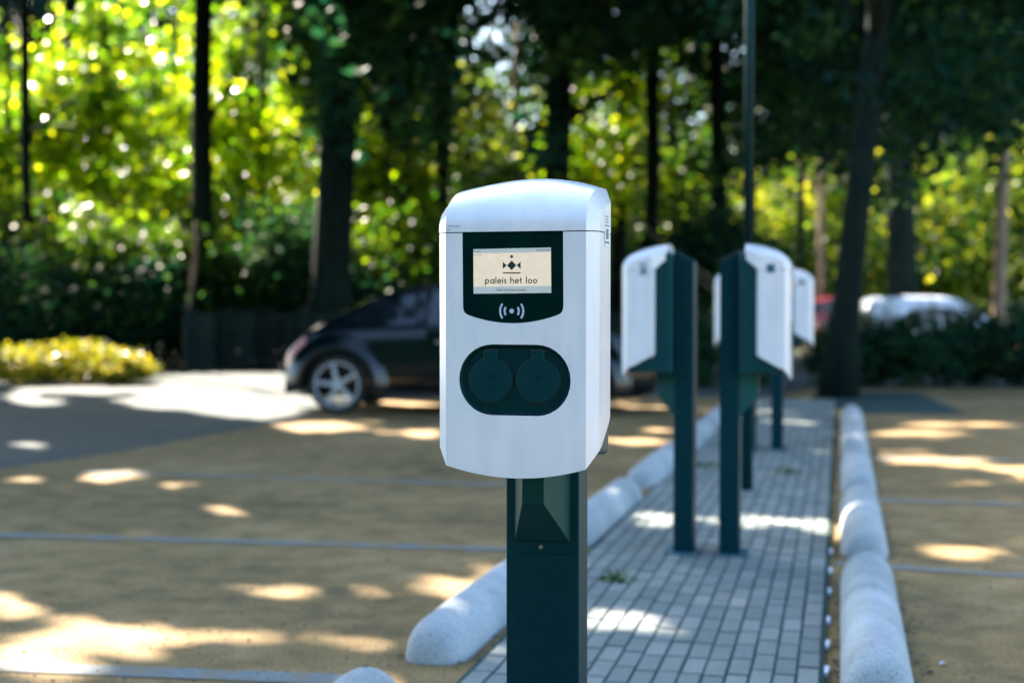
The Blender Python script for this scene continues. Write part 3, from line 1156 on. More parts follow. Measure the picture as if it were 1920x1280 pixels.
def make_car(label, paint, loc, rz, group=None, win=0.76):
    root = empty('parked_car', loc, rz, label, 'car', group)
    xs = np.concatenate([np.linspace(0, 0.4, 9), np.linspace(0.5, 3.6, 32), np.linspace(3.68, 4.07, 9)])
    vs = [0, 0.06, 0.12, 0.2, 0.3, 0.4, 0.5, 0.58, 0.68, 0.78, 0.83, 0.88, 0.94, 1.0]
    v, f = [], []
    full = [(1, q) for q in vs] + [(-1, q) for q in vs[-2::-1]]
    for x in xs:
        for sg, q in full:
            y, z = car_pt(x, q)
            v.append((x, sg * y, z))
    n = len(full)
    for i in range(len(xs) - 1):
        for j in range(n - 1):
            q = i * n + j
            f.append((q, q + 1, q + n + 1, q + n))
        f.append((i * n + n - 1, i * n, (i + 1) * n, (i + 1) * n + n - 1))
    f.append(tuple(range(n)))
    f.append(tuple((len(xs) - 1) * n + j for j in range(n)))
    body = obj('body', v, f, paint, root, smooth=True)
    wx = (0.66, 3.17)
    for x in wx:                 # wheel wells cut out of the body
        cb = MB()
        cb.tube([(x, -1.2, 0.30), (x, -0.55, 0.30)], 0.355, 28)
        cb.tube([(x, 0.55, 0.30), (x, 1.2, 0.30)], 0.355, 28)
        cut = cb.obj('cut', None)
        bo = body.modifiers.new('cut', 'BOOLEAN')
        bo.object = cut
        bo.operation = 'DIFFERENCE'
        bo.solver = 'EXACT'
        bpy.context.view_layer.update()
        me = bpy.data.meshes.new_from_object(body.evaluated_get(bpy.context.evaluated_depsgraph_get()))
        body.modifiers.clear()
        body.data = me
        bpy.data.objects.remove(cut)
    for x in wx:
        for sg in (-1, 1):       # bulging wing round each wheel
            vv, ff = [], []
            prof = [(0.345, 0.775), (0.36, 0.855), (0.385, 0.880), (0.43, 0.868), (0.50, 0.83), (0.57, 0.76)]
            na = 26
            for i in range(na + 1):
                a = R(-8 + 196 * i / na)
                for r_, y in prof:
                    rr = r_ if math.sin(a) > 0 else r_
                    vv.append((x + rr * math.cos(a) * 1.02, sg * y, 0.30 + rr * math.sin(a)))
            m_ = len(prof)
            for i in range(na):
                for j in range(m_ - 1):
                    q = i * m_ + j
                    ff.append((q, q + 1, q + m_ + 1, q + m_))
            obj('wing', vv, ff, paint, root, smooth=True)
            # wheel: tyre and five spoke rim
            tb = MB()
            prof = [(0.215, 0.66), (0.29, 0.65), (0.312, 0.68), (0.315, 0.75), (0.308, 0.80), (0.285, 0.822), (0.235, 0.822), (0.222, 0.805)]
            na = 32
            vv, ff = [], []
            for i in range(na):
                a = 2 * math.pi * i / na
                for r_, y in prof:
                    vv.append((x + r_ * math.cos(a), sg * y, 0.315 + r_ * math.sin(a)))
            m_ = len(prof)
            for i in range(na):
                for j in range(m_):
                    ff.append((i * m_ + j, i * m_ + (j + 1) % m_, ((i + 1) % na) * m_ + (j + 1) % m_, ((i + 1) % na) * m_ + j))
            wheel = obj('wheel', vv, ff, M['rubber'], root, smooth=True)
            rb = MB()
            for r0, r1, y0, y1 in ((0.224, 0.243, 0.77, 0.826),):
                vv = []
                for i in range(na):
                    a = 2 * math.pi * i / na
                    for r_, y in ((r0, y0), (r0, y1), (r1, y1), (r1, y0)):
                        vv.append((x + r_ * math.cos(a), sg * y, 0.315 + r_ * math.sin(a)))
                ff = [(i * 4 + j, i * 4 + (j + 1) % 4, ((i + 1) % na) * 4 + (j + 1) % 4, ((i + 1) % na) * 4 + j) for i in range(na) for j in range(4)]
                rb.add(vv, ff)
            for k in range(5):
                a = R(90 + 72 * k + 12)
                ca, sa = math.cos(a), math.sin(a)
                q = []
                for r_, w_ in ((0.02, 0.026), (0.225, 0.014)):
                    for s_ in (-1, 1):
                        q.append((x + r_ * ca - s_ * w_ * sa, r_ * sa + s_ * w_ * ca + 0.315))
                vv = [(a_, sg * 0.822, b_) for a_, b_ in q] + [(a_, sg * 0.78, b_) for a_, b_ in q]
                rb.add(vv, [(0, 1, 3, 2), (4, 6, 7, 5), (0, 4, 5, 1), (2, 3, 7, 6), (0, 2, 6, 4), (1, 5, 7, 3)])
            rb.tube([(x, sg * 0.77, 0.315), (x, sg * 0.828, 0.315)], 0.045, 16)
            rb.obj('rim', M['rim'], wheel, bevel=0.003)
    # glass
    for sg in (-1, 1):
        vv, ff = car_patch(1.62, 2.62, 0.535, win, sg, 0.006, taper=(0.02, -0.20))
        obj('side_window', vv, ff, M['car_glass'], root, smooth=True)
        vv, ff = car_patch(1.12, 1.55, 0.54, win - 0.01, sg, 0.006, taper=(0.20, 0.02))
        obj('side_window', vv, ff, M['car_glass'], root, smooth=True)
        door = obj('door', *car_patch(1.60, 2.66, 0.10, 0.50, sg, 0.005), paint, root, smooth=True)
        hx = 1.72
        y, z = car_pt(hx, 0.42)
        hb = MB()
        hb.box(hx, hx + 0.15, sg * (y + 0.02) - 0.012, sg * (y + 0.02) + 0.012, z - 0.012, z + 0.014)
        hb.obj('handle', M['chrome'], door, bevel=0.005)
        mb = MB()
        y, z = car_pt(2.62, 0.52)
        mb.box(2.56, 2.66, sg * (y + 0.09) - 0.07, sg * (y + 0.09) + 0.07, z + 0.0, z + 0.11)
        mb.obj('mirror', paint, root, bevel=0.03, seg=3)
        vv, ff = car_patch(0.055, 0.30, 0.30, 0.56, sg, 0.01, 6, 5)
        obj('tail_light', vv, ff, M['tail'], root, smooth=True)
        vv, ff = car_patch(3.66, 3.95, 0.30, 0.50, sg, 0.010, 6, 5)
        obj('headlight', vv, ff, M['head'], root, smooth=True)
        sill = MB()
        sill.box(1.06, 2.80, sg * 0.77 - 0.02, sg * 0.77 + 0.02, 0.175, 0.235)
        sill.obj('sill', M['dark_trim'], root, bevel=0.008)
    vv, ff = [], []
    for xr, nm in (((0.62, 1.22), 'rear_window'), ((2.42, 2.95), 'windscreen')):
        vv, ff = [], []
        nx, ny = 8, 10
        for i in range(nx + 1):
            x = xr[0] + (xr[1] - xr[0]) * i / nx
            for j in range(-ny, ny + 1):
                v_ = 1.0 - abs(j) / ny * 0.17
                y, z = car_pt(x, v_)
                vv.append((x + (-0.004 if x < 2 else 0.004), math.copysign(y, j) if j else 0, z + 0.006))
        m_ = 2 * ny + 1
        for i in range(nx):
            for j in range(m_ - 1):
                q = i * m_ + j
                ff.append((q, q + 1, q + m_ + 1, q + m_))
        obj(nm, vv, ff, M['car_glass'], root, smooth=True)
    mb = MB()
    mb.box(-0.03, 0.10, -0.55, 0.55, 0.42, 0.53)
    mb.obj('bumper', paint, root, bevel=0.04, seg=4)
    mb = MB()
    mb.box(3.97, 4.10, -0.55, 0.55, 0.40, 0.52)
    mb.obj('bumper', paint, root, bevel=0.04, seg=4)
    mb = MB()
    mb.box(4.101, 4.112, -0.26, 0.26, 0.40, 0.51)
    mb.obj('number_plate', M['tab'], root, bevel=0.003)
    mb = MB()
    mb.box(-0.042, -0.031, -0.26, 0.26, 0.42, 0.53)
    mb.obj('number_plate', M['tab'], root, bevel=0.003)
    return root


yaw = R(-7)
# rear wheel outer face touches the ground at (-1.84, 14.9)
cr = Matrix.Rotation(yaw, 2)
q = cr @ Vector((0.66, -0.82))
make_car('black rounded two door car with silver five spoke wheels parked behind the front charging station', M['car_black'], (-1.84 - q.x, 14.92 - q.y, 0), yaw)
TOP[:] = TOP_ESTATE
make_car('white roofed car parked behind the dark planting on the right', M['car_white'], (8.60, 36.0, -0.14), R(7), 'cars parked beyond the planting', 0.66)
TOP[:] = TOP_SALOON
make_car('red car parked further left behind the leaning tree and the white roofed car', M['car_red'], (7.6, 42.5, -0.1), R(3), 'cars parked beyond the planting')

# ------------------------------------------------------------------ wooden fence
fence = empty('wooden_fence', (-5.7, 25.0, 0), 0, 'low grey fence of upright boards in the shade behind the black car', 'fence')
pv, pf = box_vf(-0.055, 0.055, -0.012, 0.012, 0.02, 1.02)
pm = mesh_from('plank', pv, pf, M['wood'])
for i in range(62):
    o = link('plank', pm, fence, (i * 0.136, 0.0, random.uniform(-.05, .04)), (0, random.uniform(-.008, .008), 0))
for i in range(5):
    mb = MB()
    mb.box(i * 2.05 - 0.05, i * 2.05 + 0.05, 0.06, 0.16, 0, 1.08)
    mb.obj('fence_post', M['wood'], fence)
for z in (0.25, 0.8):
    mb = MB()
    mb.box(-0.1, 8.4, 0.013, 0.055, z - 0.04, z + 0.04)
    mb.obj('rail', M['wood'], fence)

# ------------------------------------------------------------------ foliage
# gaps in the canopy: where the photograph shows sunlight on the ground, (centre x, centre y, half width, half height) in its pixels;
# a leaf whose shadow would fall into one of these is left out of the crown, so the sun itself comes through the real gap
GAPS = [
    (850, 1185, 42, 34), (900, 1135, 50, 34), (805, 1222, 34, 24), (690, 1290, 90, 40),
    (250, 726, 240, 13), (430, 706, 270, 12), (480, 770, 110, 16),
    # bright stretch of road beside the black car
    (470, 738, 250, 20), (330, 716, 170, 12), (520, 765, 60, 14), (400, 745, 200, 26), (150, 722, 150, 6), (780, 700, 330, 9), (700, 760, 130, 10), (1200, 762, 60, 12),
    (420, 725, 160, 12), (40, 742, 45, 7),
    (590, 800, 105, 11), (790, 812, 50, 9), (505, 842, 28, 6),
    (60, 897, 46, 7), (195, 893, 66, 13), (330, 908, 50, 6), (420, 955, 44, 12), (12, 967, 22, 7), (50, 832, 48, 6),
    (275, 996, 30, 5), (5, 1057, 20, 8), (520, 1108, 95, 20), (340, 1062, 34, 12), (700, 1115, 60, 14), (235, 1065, 45, 6), (800, 1085, 45, 14),
    (60, 1230, 130, 60), (10, 1130, 70, 26), (230, 1195, 200, 30), (450, 1190, 160, 14), (640, 1205, 130, 12), (120, 1160, 90, 14),
    (915, 1085, 60, 30), (860, 1110, 60, 24), (1180, 1178, 110, 26), (940, 1235, 60, 30), (700, 1275, 70, 24),
    # right of the near post
    (1430, 985, 150, 13), (1250, 985, 80, 12), (1580, 1003, 90, 14), (1560, 990, 60, 14), (1215, 975, 40, 7),
    (1810, 1036, 100, 17), (1890, 1022, 60, 10), (1745, 866, 130, 13), (1900, 882, 90, 12), (1660, 856, 30, 9),
    (1720, 811, 100, 7), (1800, 795, 150, 5), (1800, 905, 60, 5), (1490, 795, 60, 8), (1480, 756, 120, 6), (1440, 775, 80, 5), (1500, 853, 50, 5),
    (1200, 828, 60, 8), (1180, 826, 60, 6), (1225, 805, 35, 6), (1595, 818, 18, 8), (1600, 840, 14, 6), (1595, 775, 12, 8), (1180, 757, 60, 10), (1330, 768, 25, 10),
]
_g = random.Random(3)
for _c in list(GAPS[7:]):
    for _k in range(3):
        _a = _g.uniform(0, 2 * math.pi)
        _q = _g.uniform(1.15, 1.9)
        _s = _g.uniform(0.12, 0.34)
        GAPS.append((_c[0] + math.cos(_a) * _c[2] * _q, _c[1] + math.sin(_a) * _c[3] * _q, max(10, _c[2] * _s), max(3.5, _c[3] * _s)))
GA = np.array(GAPS, float)
# sunlit foliage that the high canopy must not shade: (centre x, centre y, half width, half height, distance)
LIT = [(700, 190, 80, 150, 32.0), (1190, 200, 170, 160, 33.8), (960, 120, 100, 140, 36.0), (250, 120, 350, 340, 32.0), (0, 50, 220, 380, 32.0), (480, 280, 110, 170, 32.0), (270, 130, 360, 300, 39.0), (130, 665, 150, 40, 20.5), (700, 360, 70, 90, 28.0),
       (890, 260, 60, 70, 40.0), (1700, 500, 320, 120, 46.0), (1450, 460, 120, 120, 46.0), (1130, 280, 90, 130, 38.0), (640, 590, 130, 80, 15.6), (330, 500, 70, 50, 26.5), (170, 430, 90, 60, 26.5), (480, 470, 60, 70, 27.0), (730, 470, 70, 60, 27.5), (60, 520, 50, 30, 25.5)]


def shadow_ok(P):
    """True for leaves that may stay"""
    k = P[:, 2] / SUNV[2]
    g = P - SUNV[None, :] * k[:, None]
    px, py = to_px(g)
    ok = np.ones(len(P), bool)
    front = g[:, 1] > 2.0
    # wobble so that the gaps have leafy, uneven edges
    wob = 0.18 * np.sin(px * 0.045 + py * 0.11) + 0.14 * np.sin(px * 0.021 - py * 0.19 + 1.3) + rng.normal(0, 0.10, len(P))
    for cx, cy, rx, ry in GA:
        d = ((px - cx) / rx) ** 2 + ((py - cy) / ry) ** 2
        ok &= ~(front & (d < (1.0 + wob)))
    ok &= ~((g[:, 0] > np.maximum(1.75 + 0.1 * np.sin(g[:, 1] * 5), 0.37 * g[:, 1] + 0.7)) & (g[:, 0] < 11) & (g[:, 1] > -4) & (g[:, 1] < 13))  # canopy opened out of view so sunlit ground brightens the station's side
    for cx, cy, rx, ry, D in LIT:
        t = (P[:, 1] - D) / SUNV[1]
        h = P - SUNV[None, :] * t[:, None]
        px2, py2 = to_px(h)
        d = ((px2 - cx) / rx) ** 2 + ((py2 - cy) / ry) ** 2
        ok &= ~((t > 0.8) & (d < 1.0 + wob))
    return ok


def leaves(name, P, size, mat, parent=None, shade=None, flat=0.5, aspect=0.62):
    n = len(P)
    if n == 0:
        P = np.zeros((1, 3))
        n = 1
    sz = size * rng.uniform(0.7, 1.3, n)[:, None]
    nrm = rng.normal(size=(n, 3))
    nrm[:, 2] = np.abs(nrm[:, 2]) + flat
    nrm /= np.linalg.norm(nrm, axis=1)[:, None]
    a = np.cross(nrm, rng.normal(size=(n, 3)))
    a /= np.linalg.norm(a, axis=1)[:, None]
    b = np.cross(nrm, a)
    fold = nrm * sz * 0.12
    V = np.empty((n, 4, 3))
    V[:, 0] = P - a * sz * 0.5
    V[:, 1] = P + b * sz * 0.5 * aspect + fold
    V[:, 2] = P + a * sz * 0.5
    V[:, 3] = P - b * sz * 0.5 * aspect + fold
    me = bpy.data.meshes.new(name)
    me.vertices.add(4 * n)
    me.vertices.foreach_set('co', V.reshape(-1).astype(np.float32))
    me.loops.add(4 * n)
    me.loops.foreach_set('vertex_index', np.arange(4 * n, dtype=np.int32))
    me.polygons.add(n)
    me.polygons.foreach_set('loop_start', np.arange(0, 4 * n, 4, dtype=np.int32))
    me.polygons.foreach_set('loop_total', np.full(n, 4, np.int32))
    me.update(calc_edges=True)
    at_ = me.attributes.new('shade', 'FLOAT', 'FACE')
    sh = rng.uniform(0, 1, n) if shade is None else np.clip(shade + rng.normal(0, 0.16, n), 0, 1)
    at_.data.foreach_set('value', sh.astype(np.float32))
    me.materials.append(mat)
    return link(name, me, parent)


def clumps(centre, rad, n_clump, per, sigma):
    """leaf positions gathered in clumps spread through an ellipsoid; also a value per leaf shared by its clump"""
    c = rng.normal(size=(n_clump, 3))
    c /= np.linalg.norm(c, axis=1)[:, None]
    c *= rng.uniform(0.15, 1.0, n_clump)[:, None] ** 0.45
    c = c * np.array(rad) + np.array(centre)
    k = rng.integers(int(per * 0.5), int(per * 1.5) + 1, n_clump)
    P = np.repeat(c, k, 0)
    s = np.repeat(rng.uniform(0.6, 1.4, n_clump), k)[:, None] * sigma
    P = P + rng.normal(size=P.shape) * s * np.array([1, 1, 0.6])
    sh = np.repeat(rng.uniform(0, 1, n_clump), k)
    return P, sh


def trunk(root, base, top, r0, r1, mat, limbs=4, bend=0.12, forks=None):
    base, top = np.array(base, float), np.array(top, float)
    pts, rad = [], []
    n = 9
    ph = random.uniform(0, 6)
    for i in range(n):
        t = i / (n - 1)
        q = base + (top - base) * t
        q = q + np.array([math.sin(ph + 3 * t), math.cos(ph + 2.3 * t), 0]) * bend * math.sin(math.pi * t)
        pts.append(tuple(q - np.array([root.location.x, root.location.y, 0])))
        flare = 1 + 0.55 * math.exp(-t * (top[2] - base[2]) / 0.35)
        rad.append((r0 + (r1 - r0) * t) * flare)
    mb = MB()
    mb.tube(pts, rad, 12)
    tr = mb.obj('trunk', mat, root, smooth=True)
    for k in range(limbs):
        t = random.uniform(0.45, 0.95)
        i = int(t * (n - 1))
        p0 = Vector(pts[i])
        a = random.uniform(0, 2 * math.pi)
        L = random.uniform(1.4, 3.0)
        d = Vector((math.cos(a), math.sin(a), random.uniform(0.3, 1.0))).normalized()
        mb = MB()
        mb.tube([p0, p0 + d * L * 0.5 + Vector((0, 0, 0.1)), p0 + d * L + Vector((0, 0, 0.35))], [rad[i] * 0.45, rad[i] * 0.28, rad[i] * 0.1], 7)
        mb.obj('limb', mat, root, smooth=True)
    return tr


# --- tall trees whose trunks are in view and whose crowns roof the car park
TALL = [  # px centre, distance, radius, label
    (612, 25.5, 0.36, 'thickest dark trunk left of the charging station, standing behind the black car'),
    (390, 27.5, 0.22, 'dark straight trunk among the bright yellow green leaves left of the thickest trunk'),
    (750, 29.0, 0.30, 'dark trunk between the thickest trunk and the charging station'),
    (828, 33.0, 0.19, 'slim dark trunk just above the left edge of the charging station'),
    (1030, 30.0, 0.30, 'broad dark trunk rising above the middle of the charging station lid'),
    (1158, 34.0, 0.18, 'slim dark trunk just right of the charging station'),
    (1212, 31.0, 0.17, 'dark trunk above the left facing charging station'),
    (66, 27.0, 0.11, 'thin dark trunk at the far left among sunlit leaves'),
    (1692, 42.0, 0.46, 'broad dark trunk rising straight behind the dark planting'),
    (1366, 30.0, 0.17, 'dark trunk with a sunlit left edge just left of the lamp post'),
    (1492, 36.0, 0.10, 'thin dark trunk right of the far charging station'),
    (-260, 22.0, 0.30, None), (-700, 26.0, 0.3, None), (150, 36.0, 0.22, None),
]
tall_roots = []
for px, D, r0, lb in TALL:
    x = (px - 960) / FPX * D
    H = random.uniform(11.5, 13.5)
    rt = empty('tall_tree', (x, D, 0), 0, lb or (('tall woodland tree just beyond the left edge of the view' if px > -500 else 'tall woodland tree far outside the left edge of the view') if px < 0 else 'tall dark woodland tree deep behind the sunlit leaves on the left'),
               'tree', 'tall trees round the car park')
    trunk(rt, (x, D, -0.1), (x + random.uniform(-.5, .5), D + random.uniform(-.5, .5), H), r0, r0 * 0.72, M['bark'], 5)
    tall_roots.append((rt, x, D))
# the leaning tree at the end of the island
lx, ly = 4.05, 17.6
lean = empty('leaning_tree', (lx, ly, 0), 0, 'tree with a leaning trunk standing at the end of the row of kerb stones', 'tree')
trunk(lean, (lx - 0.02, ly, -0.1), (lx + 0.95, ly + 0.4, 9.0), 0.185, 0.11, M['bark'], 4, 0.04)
tall_roots.append((lean, lx + 0.5, ly))

# canopy leaves: a thick irregular roof of foliage, shared out to the nearest tree
n_cl = 13500
cx_ = rng.uniform(-19, 9.5, n_cl)
cy_ = rng.uniform(7.5, 40, n_cl)
cz_ = rng.uniform(0, 1, n_cl)
base_z = np.where(cx_ < -4.2 - 0.12 * (cy_ - 20), 0.235 * cy_ + 1.5, 0.165 * cy_ + 1.9 + 1.3 * np.sin(cx_ * 1.9 + cy_ * 0.4) + 0.8 * np.sin(cx_ * 4.1 - cy_))
base_z = np.maximum(6.0, base_z)
cz_ = base_z + cz_ * 5.2
C = np.stack([cx_, cy_, cz_], 1)
# the roof is thinner where the sky glints through above and right of the charging station
pxc, pyc = to_px(C)
thin = ((pxc > 820) & (pxc < 1040)) | ((pxc > 1110) & (pxc < 1470)) | ((pxc > 330) & (pxc < 520))
C = C[~(thin & (pyc > -60) & (rng.uniform(0, 1, n_cl) < 0.74))]
n_cl = len(C)
k = rng.integers(14, 30, n_cl)
P = np.repeat(C, k, 0) + rng.normal(size=(k.sum(), 3)) * np.array([0.42, 0.42, 0.26])
shv = np.repeat(rng.uniform(0, 1, n_cl), k)
keep = shadow_ok(P)
P, shv = P[keep], shv[keep]
n_h = 1000
H_ = np.stack([rng.uniform(-3.9, 10.0, n_h), rng.uniform(21.5, 34, n_h), rng.uniform(0, 1, n_h) ** 0.8], 1)
H_[:, 2] = 3.4 + H_[:, 2] * 4.6
hx, hy = to_px(H_)
ok = np.ones(n_h, bool)
for cx, cy, rx, ry in ((700, 350, 90, 110), (885, 265, 60, 90), (930, 110, 90, 150), (1130, 240, 110, 130), (1310, 175, 150, 120), (1310, 380, 60, 60), (960, 300, 40, 120)):
    ok &= ((hx - cx) / rx) ** 2 + ((hy - cy) / ry) ** 2 > 1
ok &= (hy < 330 + 50 * np.sin(hx * 0.02)) & (hx > 560)
H_ = H_[ok]
k = rng.integers(12, 26, len(H_))
HP = np.repeat(H_, k, 0) + rng.normal(size=(k.sum(), 3)) * np.array([0.32, 0.32, 0.2])
P = np.concatenate([P, HP])
shv = np.concatenate([shv, np.repeat(rng.uniform(0, 1, len(H_)), k)])
pos = np.array([(a, b) for _, a, b in tall_roots])
# crowns of the outer trees take what lies far from any trunk
d2 = ((P[:, None, :2] - pos[None]) ** 2).sum(2)
own = d2.argmin(1)
for i, (rt, x, D) in enumerate(tall_roots):
    m_ = own == i
    if m_.sum() == 0:
        continue
    Q = P[m_] - np.array([rt.location.x, rt.location.y, 0])
    leaves('crown', Q, 0.27, M['leaf_dark'] if i != 1 else M['leaf_mid'], rt, shv[m_], flat=1.0, aspect=0.8)


def crown_tree(name, px, D, z0, z1, rx, label, mat, n_clump, per, size, group, barkmat=None, tr=0.09, sigma=0.3, blobs=None, cull=True, ry=None):
    x = (px - 960) / FPX * D
    rt = empty(name, (x, D, 0), 0, label, 'tree' if z1 > 2.2 else 'shrub', group)
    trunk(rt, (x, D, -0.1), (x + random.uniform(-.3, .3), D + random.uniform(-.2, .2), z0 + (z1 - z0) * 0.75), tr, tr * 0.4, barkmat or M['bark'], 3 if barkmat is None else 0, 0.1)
    Ps, Sh = [], []
    for (bx, bz, br, bh) in (blobs or [(0, (z0 + z1) / 2, rx, (z1 - z0) / 2)]):
        q, s = clumps((x + bx, D, bz), (br, ry or br * 0.7, bh), n_clump, per, sigma)
        Ps.append(q)
        Sh.append(s)
    Q = np.concatenate(Ps)
    s = np.concatenate(Sh)
    ok = Q[:, 2] > 0.05
    if cull:
        ok &= shadow_ok(Q)
    Q, s = Q[ok], s[ok]
    leaves('crown', Q - np.array([x, D, 0]), size, mat, rt, s)
    return rt


# sunlit trees of the left wood edge
gl = 'sunlit young trees at the wood edge'
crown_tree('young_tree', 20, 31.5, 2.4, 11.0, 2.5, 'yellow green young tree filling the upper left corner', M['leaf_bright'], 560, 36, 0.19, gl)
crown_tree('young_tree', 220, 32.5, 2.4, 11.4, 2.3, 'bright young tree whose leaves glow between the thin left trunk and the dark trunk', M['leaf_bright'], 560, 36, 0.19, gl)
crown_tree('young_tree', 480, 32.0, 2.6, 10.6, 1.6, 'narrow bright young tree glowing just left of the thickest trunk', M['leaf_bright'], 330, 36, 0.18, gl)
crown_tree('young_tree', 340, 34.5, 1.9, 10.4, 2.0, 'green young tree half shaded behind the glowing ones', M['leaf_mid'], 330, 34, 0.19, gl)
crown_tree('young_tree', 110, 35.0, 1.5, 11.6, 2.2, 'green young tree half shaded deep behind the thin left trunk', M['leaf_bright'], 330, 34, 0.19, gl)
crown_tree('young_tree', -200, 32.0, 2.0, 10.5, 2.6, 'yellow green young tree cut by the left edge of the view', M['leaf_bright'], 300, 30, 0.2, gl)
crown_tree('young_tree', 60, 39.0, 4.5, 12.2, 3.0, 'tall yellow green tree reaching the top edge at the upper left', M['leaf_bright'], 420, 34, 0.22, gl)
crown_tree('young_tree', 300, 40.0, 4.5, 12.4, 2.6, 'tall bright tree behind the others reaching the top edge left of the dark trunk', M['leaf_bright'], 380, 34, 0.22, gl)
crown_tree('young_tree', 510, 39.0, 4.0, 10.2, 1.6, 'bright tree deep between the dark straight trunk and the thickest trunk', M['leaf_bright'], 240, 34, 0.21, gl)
# shaded undergrowth below them; lighter leaf colour on some stands in for sun
gu = 'shaded undergrowth bushes behind the road'
ub = [(20, 25.5, 2.1, 1.4, 'dark bush in the shade above the yellow shrub, furthest left', 'leaf_dark'), (150, 26.8, 3.0, 1.1, 'leafy bush in the shade behind the middle of the yellow shrub', 'leaf_mid'),
      (265, 26.2, 1.9, 1.0, 'dark bush in the shade behind the right end of the yellow shrub', 'leaf_dark'),
      (345, 27.0, 2.7, 0.9, 'mottled bush at the left end of the board fence', 'leaf_mid'), (470, 27.6, 2.2, 1.1, 'mottled bush above the board fence left of the black car', 'leaf_mid'),
      (540, 27.2, 3.0, 0.9, 'dark bush just left of the thickest trunk', 'leaf_dark'),
      (660, 27.0, 1.9, 1.0, 'dark bush behind the tail of the black car', 'leaf_dark'), (760, 28.0, 3.0, 1.3, 'mottled tall bush behind the roof of the black car', 'leaf_mid'), (60, 29.0, 3.6, 1.6, 'green bush deeper in the wood at the far left', 'leaf_mid'),
      (430, 30.0, 3.8, 1.8, 'green bush deeper in the wood right of the dark straight trunk', 'leaf_mid')]
for px, D, h, rx, lb, mt in ub:
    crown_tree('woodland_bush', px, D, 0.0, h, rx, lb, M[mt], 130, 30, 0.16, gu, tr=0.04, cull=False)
crown_tree('slim_tree', 352, 25.4, 1.4, 3.0, 0.5, 'slim pale stemmed sapling at the left end of the board fence', M['leaf_dark'], 14, 20, 0.14, 'saplings by the fence', M['bark_sunlit'], 0.07)

# middle wood
gm = 'half lit trees of the middle wood'
mid = [(560, 40.0, 6.5, 11.0, 1.6, 'leaf_dark', 60, 'dark tree top above the thickest trunk against the sky'),
       (330, 41.0, 7.5, 11.0, 1.8, 'leaf_dark', 50, 'dark tree top against the sky above the dark straight trunk'),
       (800, 38.0, 5.6, 10.5, 1.5, 'leaf_dark', 60, 'dark tree top between the dark trunks left of the lid'),
       (980, 42.0, 6.6, 11.0, 1.7, 'leaf_dark', 42, 'dark tree top with sky showing through above the lid'),
       (1180, 42.0, 6.0, 11.0, 1.8, 'leaf_mid', 42, 'green tree top with sky showing through left of the lamp post'),
       (700, 29.5, 2.0, 4.6, 0.9, 'leaf_bright', 60, 'bush like young tree with lime leaves right of the thickest trunk'),
       (700, 32.0, 4.4, 8.4, 1.1, 'leaf_bright', 40, 'green tree top high between the thickest trunk and the next dark trunk'),
       (880, 40.0, 3.8, 7.8, 1.1, 'leaf_far', 70, 'yellow lit tree seen deep between the two slim trunks above the lid'),
       (1110, 33.5, 2.6, 9.0, 1.2, 'leaf_bright', 50, 'green tree right of the broad trunk above the charging station'),
       (1250, 34.0, 2.5, 8.4, 1.3, 'leaf_mid', 60, 'green tree behind the left facing charging station'),
       (1420, 33.0, 4.2, 8.8, 1.4, 'leaf_dark', 45, 'dark green tree behind the lamp post'),
       (950, 36.0, 1.0, 5.0, 1.4, 'leaf_mid', 60, 'shaded green tree hidden mostly by the charging station'),
       (1330, 29.0, 0.3, 3.0, 1.1, 'leaf_dark', 60, 'dark bush between the nearer pair of charging stations')]
for px, D, z0, z1, rx, mt, nc, lb in mid:
    crown_tree('woodland_tree', px, D, z0, z1, rx * 1.25, lb, M[mt], int(nc * (1.5 if z0 > 5 else 2.8)), 34, 0.19, gm, tr=0.08, ry=1.4)

# far sunlit wood
gf = 'far sunlit trees beyond the car park'
for i, (px, D, h, rx) in enumerate([(380, 50, 8.5, 3.4), (640, 52, 8.5, 3.0), (880, 54, 8.0, 3.4), (1120, 50, 8.2, 3.2), (1330, 52, 6.2, 3.0), (1530, 48, 6.0, 2.8), (1720, 52, 6.6, 3.2),
                                    (1900, 48, 7.2, 3.0), (2120, 50, 8, 3.2), (120, 50, 8.5, 3.4)]):
    nm = ['furthest sunlit tree behind the glowing leaves at left', 'far sunlit tree glimpsed right beside the thickest trunk', 'far sunlit tree seen above the charging station lid',
          'far sunlit tree between the charging station and the left facing one', 'far sunlit tree left of the lamp post', 'far yellow green tree between far charging station and leaning trunk',
          'far yellow green tree behind the white roofed car', 'far yellow green tree at the right edge', 'far tree just beyond the right edge', 'far sunlit tree low behind the left wood edge'][i]
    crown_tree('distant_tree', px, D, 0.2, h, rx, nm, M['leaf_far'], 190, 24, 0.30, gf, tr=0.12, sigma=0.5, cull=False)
# the wood goes on behind: one mass of foliage nobody could count
nw = 15000
c_ = np.stack([rng.uniform(-34, 34, nw), rng.uniform(58, 74, nw), rng.uniform(0, 1, nw) ** 1.15 * 17], 1)
hole = (np.abs(c_[:, 0] + 0.6) < 2.4) | (np.abs(c_[:, 0] - 7.2) < 4.2) | (np.abs(c_[:, 0] + 12) < 2.0)
c_ = c_[(c_[:, 2] < 8.0) | (rng.uniform(0, 1, len(c_)) < np.where(hole, 0.26, 0.75))]
q = np.repeat(c_, 16, 0)
q = q + rng.normal(size=q.shape) * 0.6
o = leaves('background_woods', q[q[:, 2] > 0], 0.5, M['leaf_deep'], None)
tag(o, 'dense dark green wood closing the view far behind the car park', 'wood', kind='stuff')
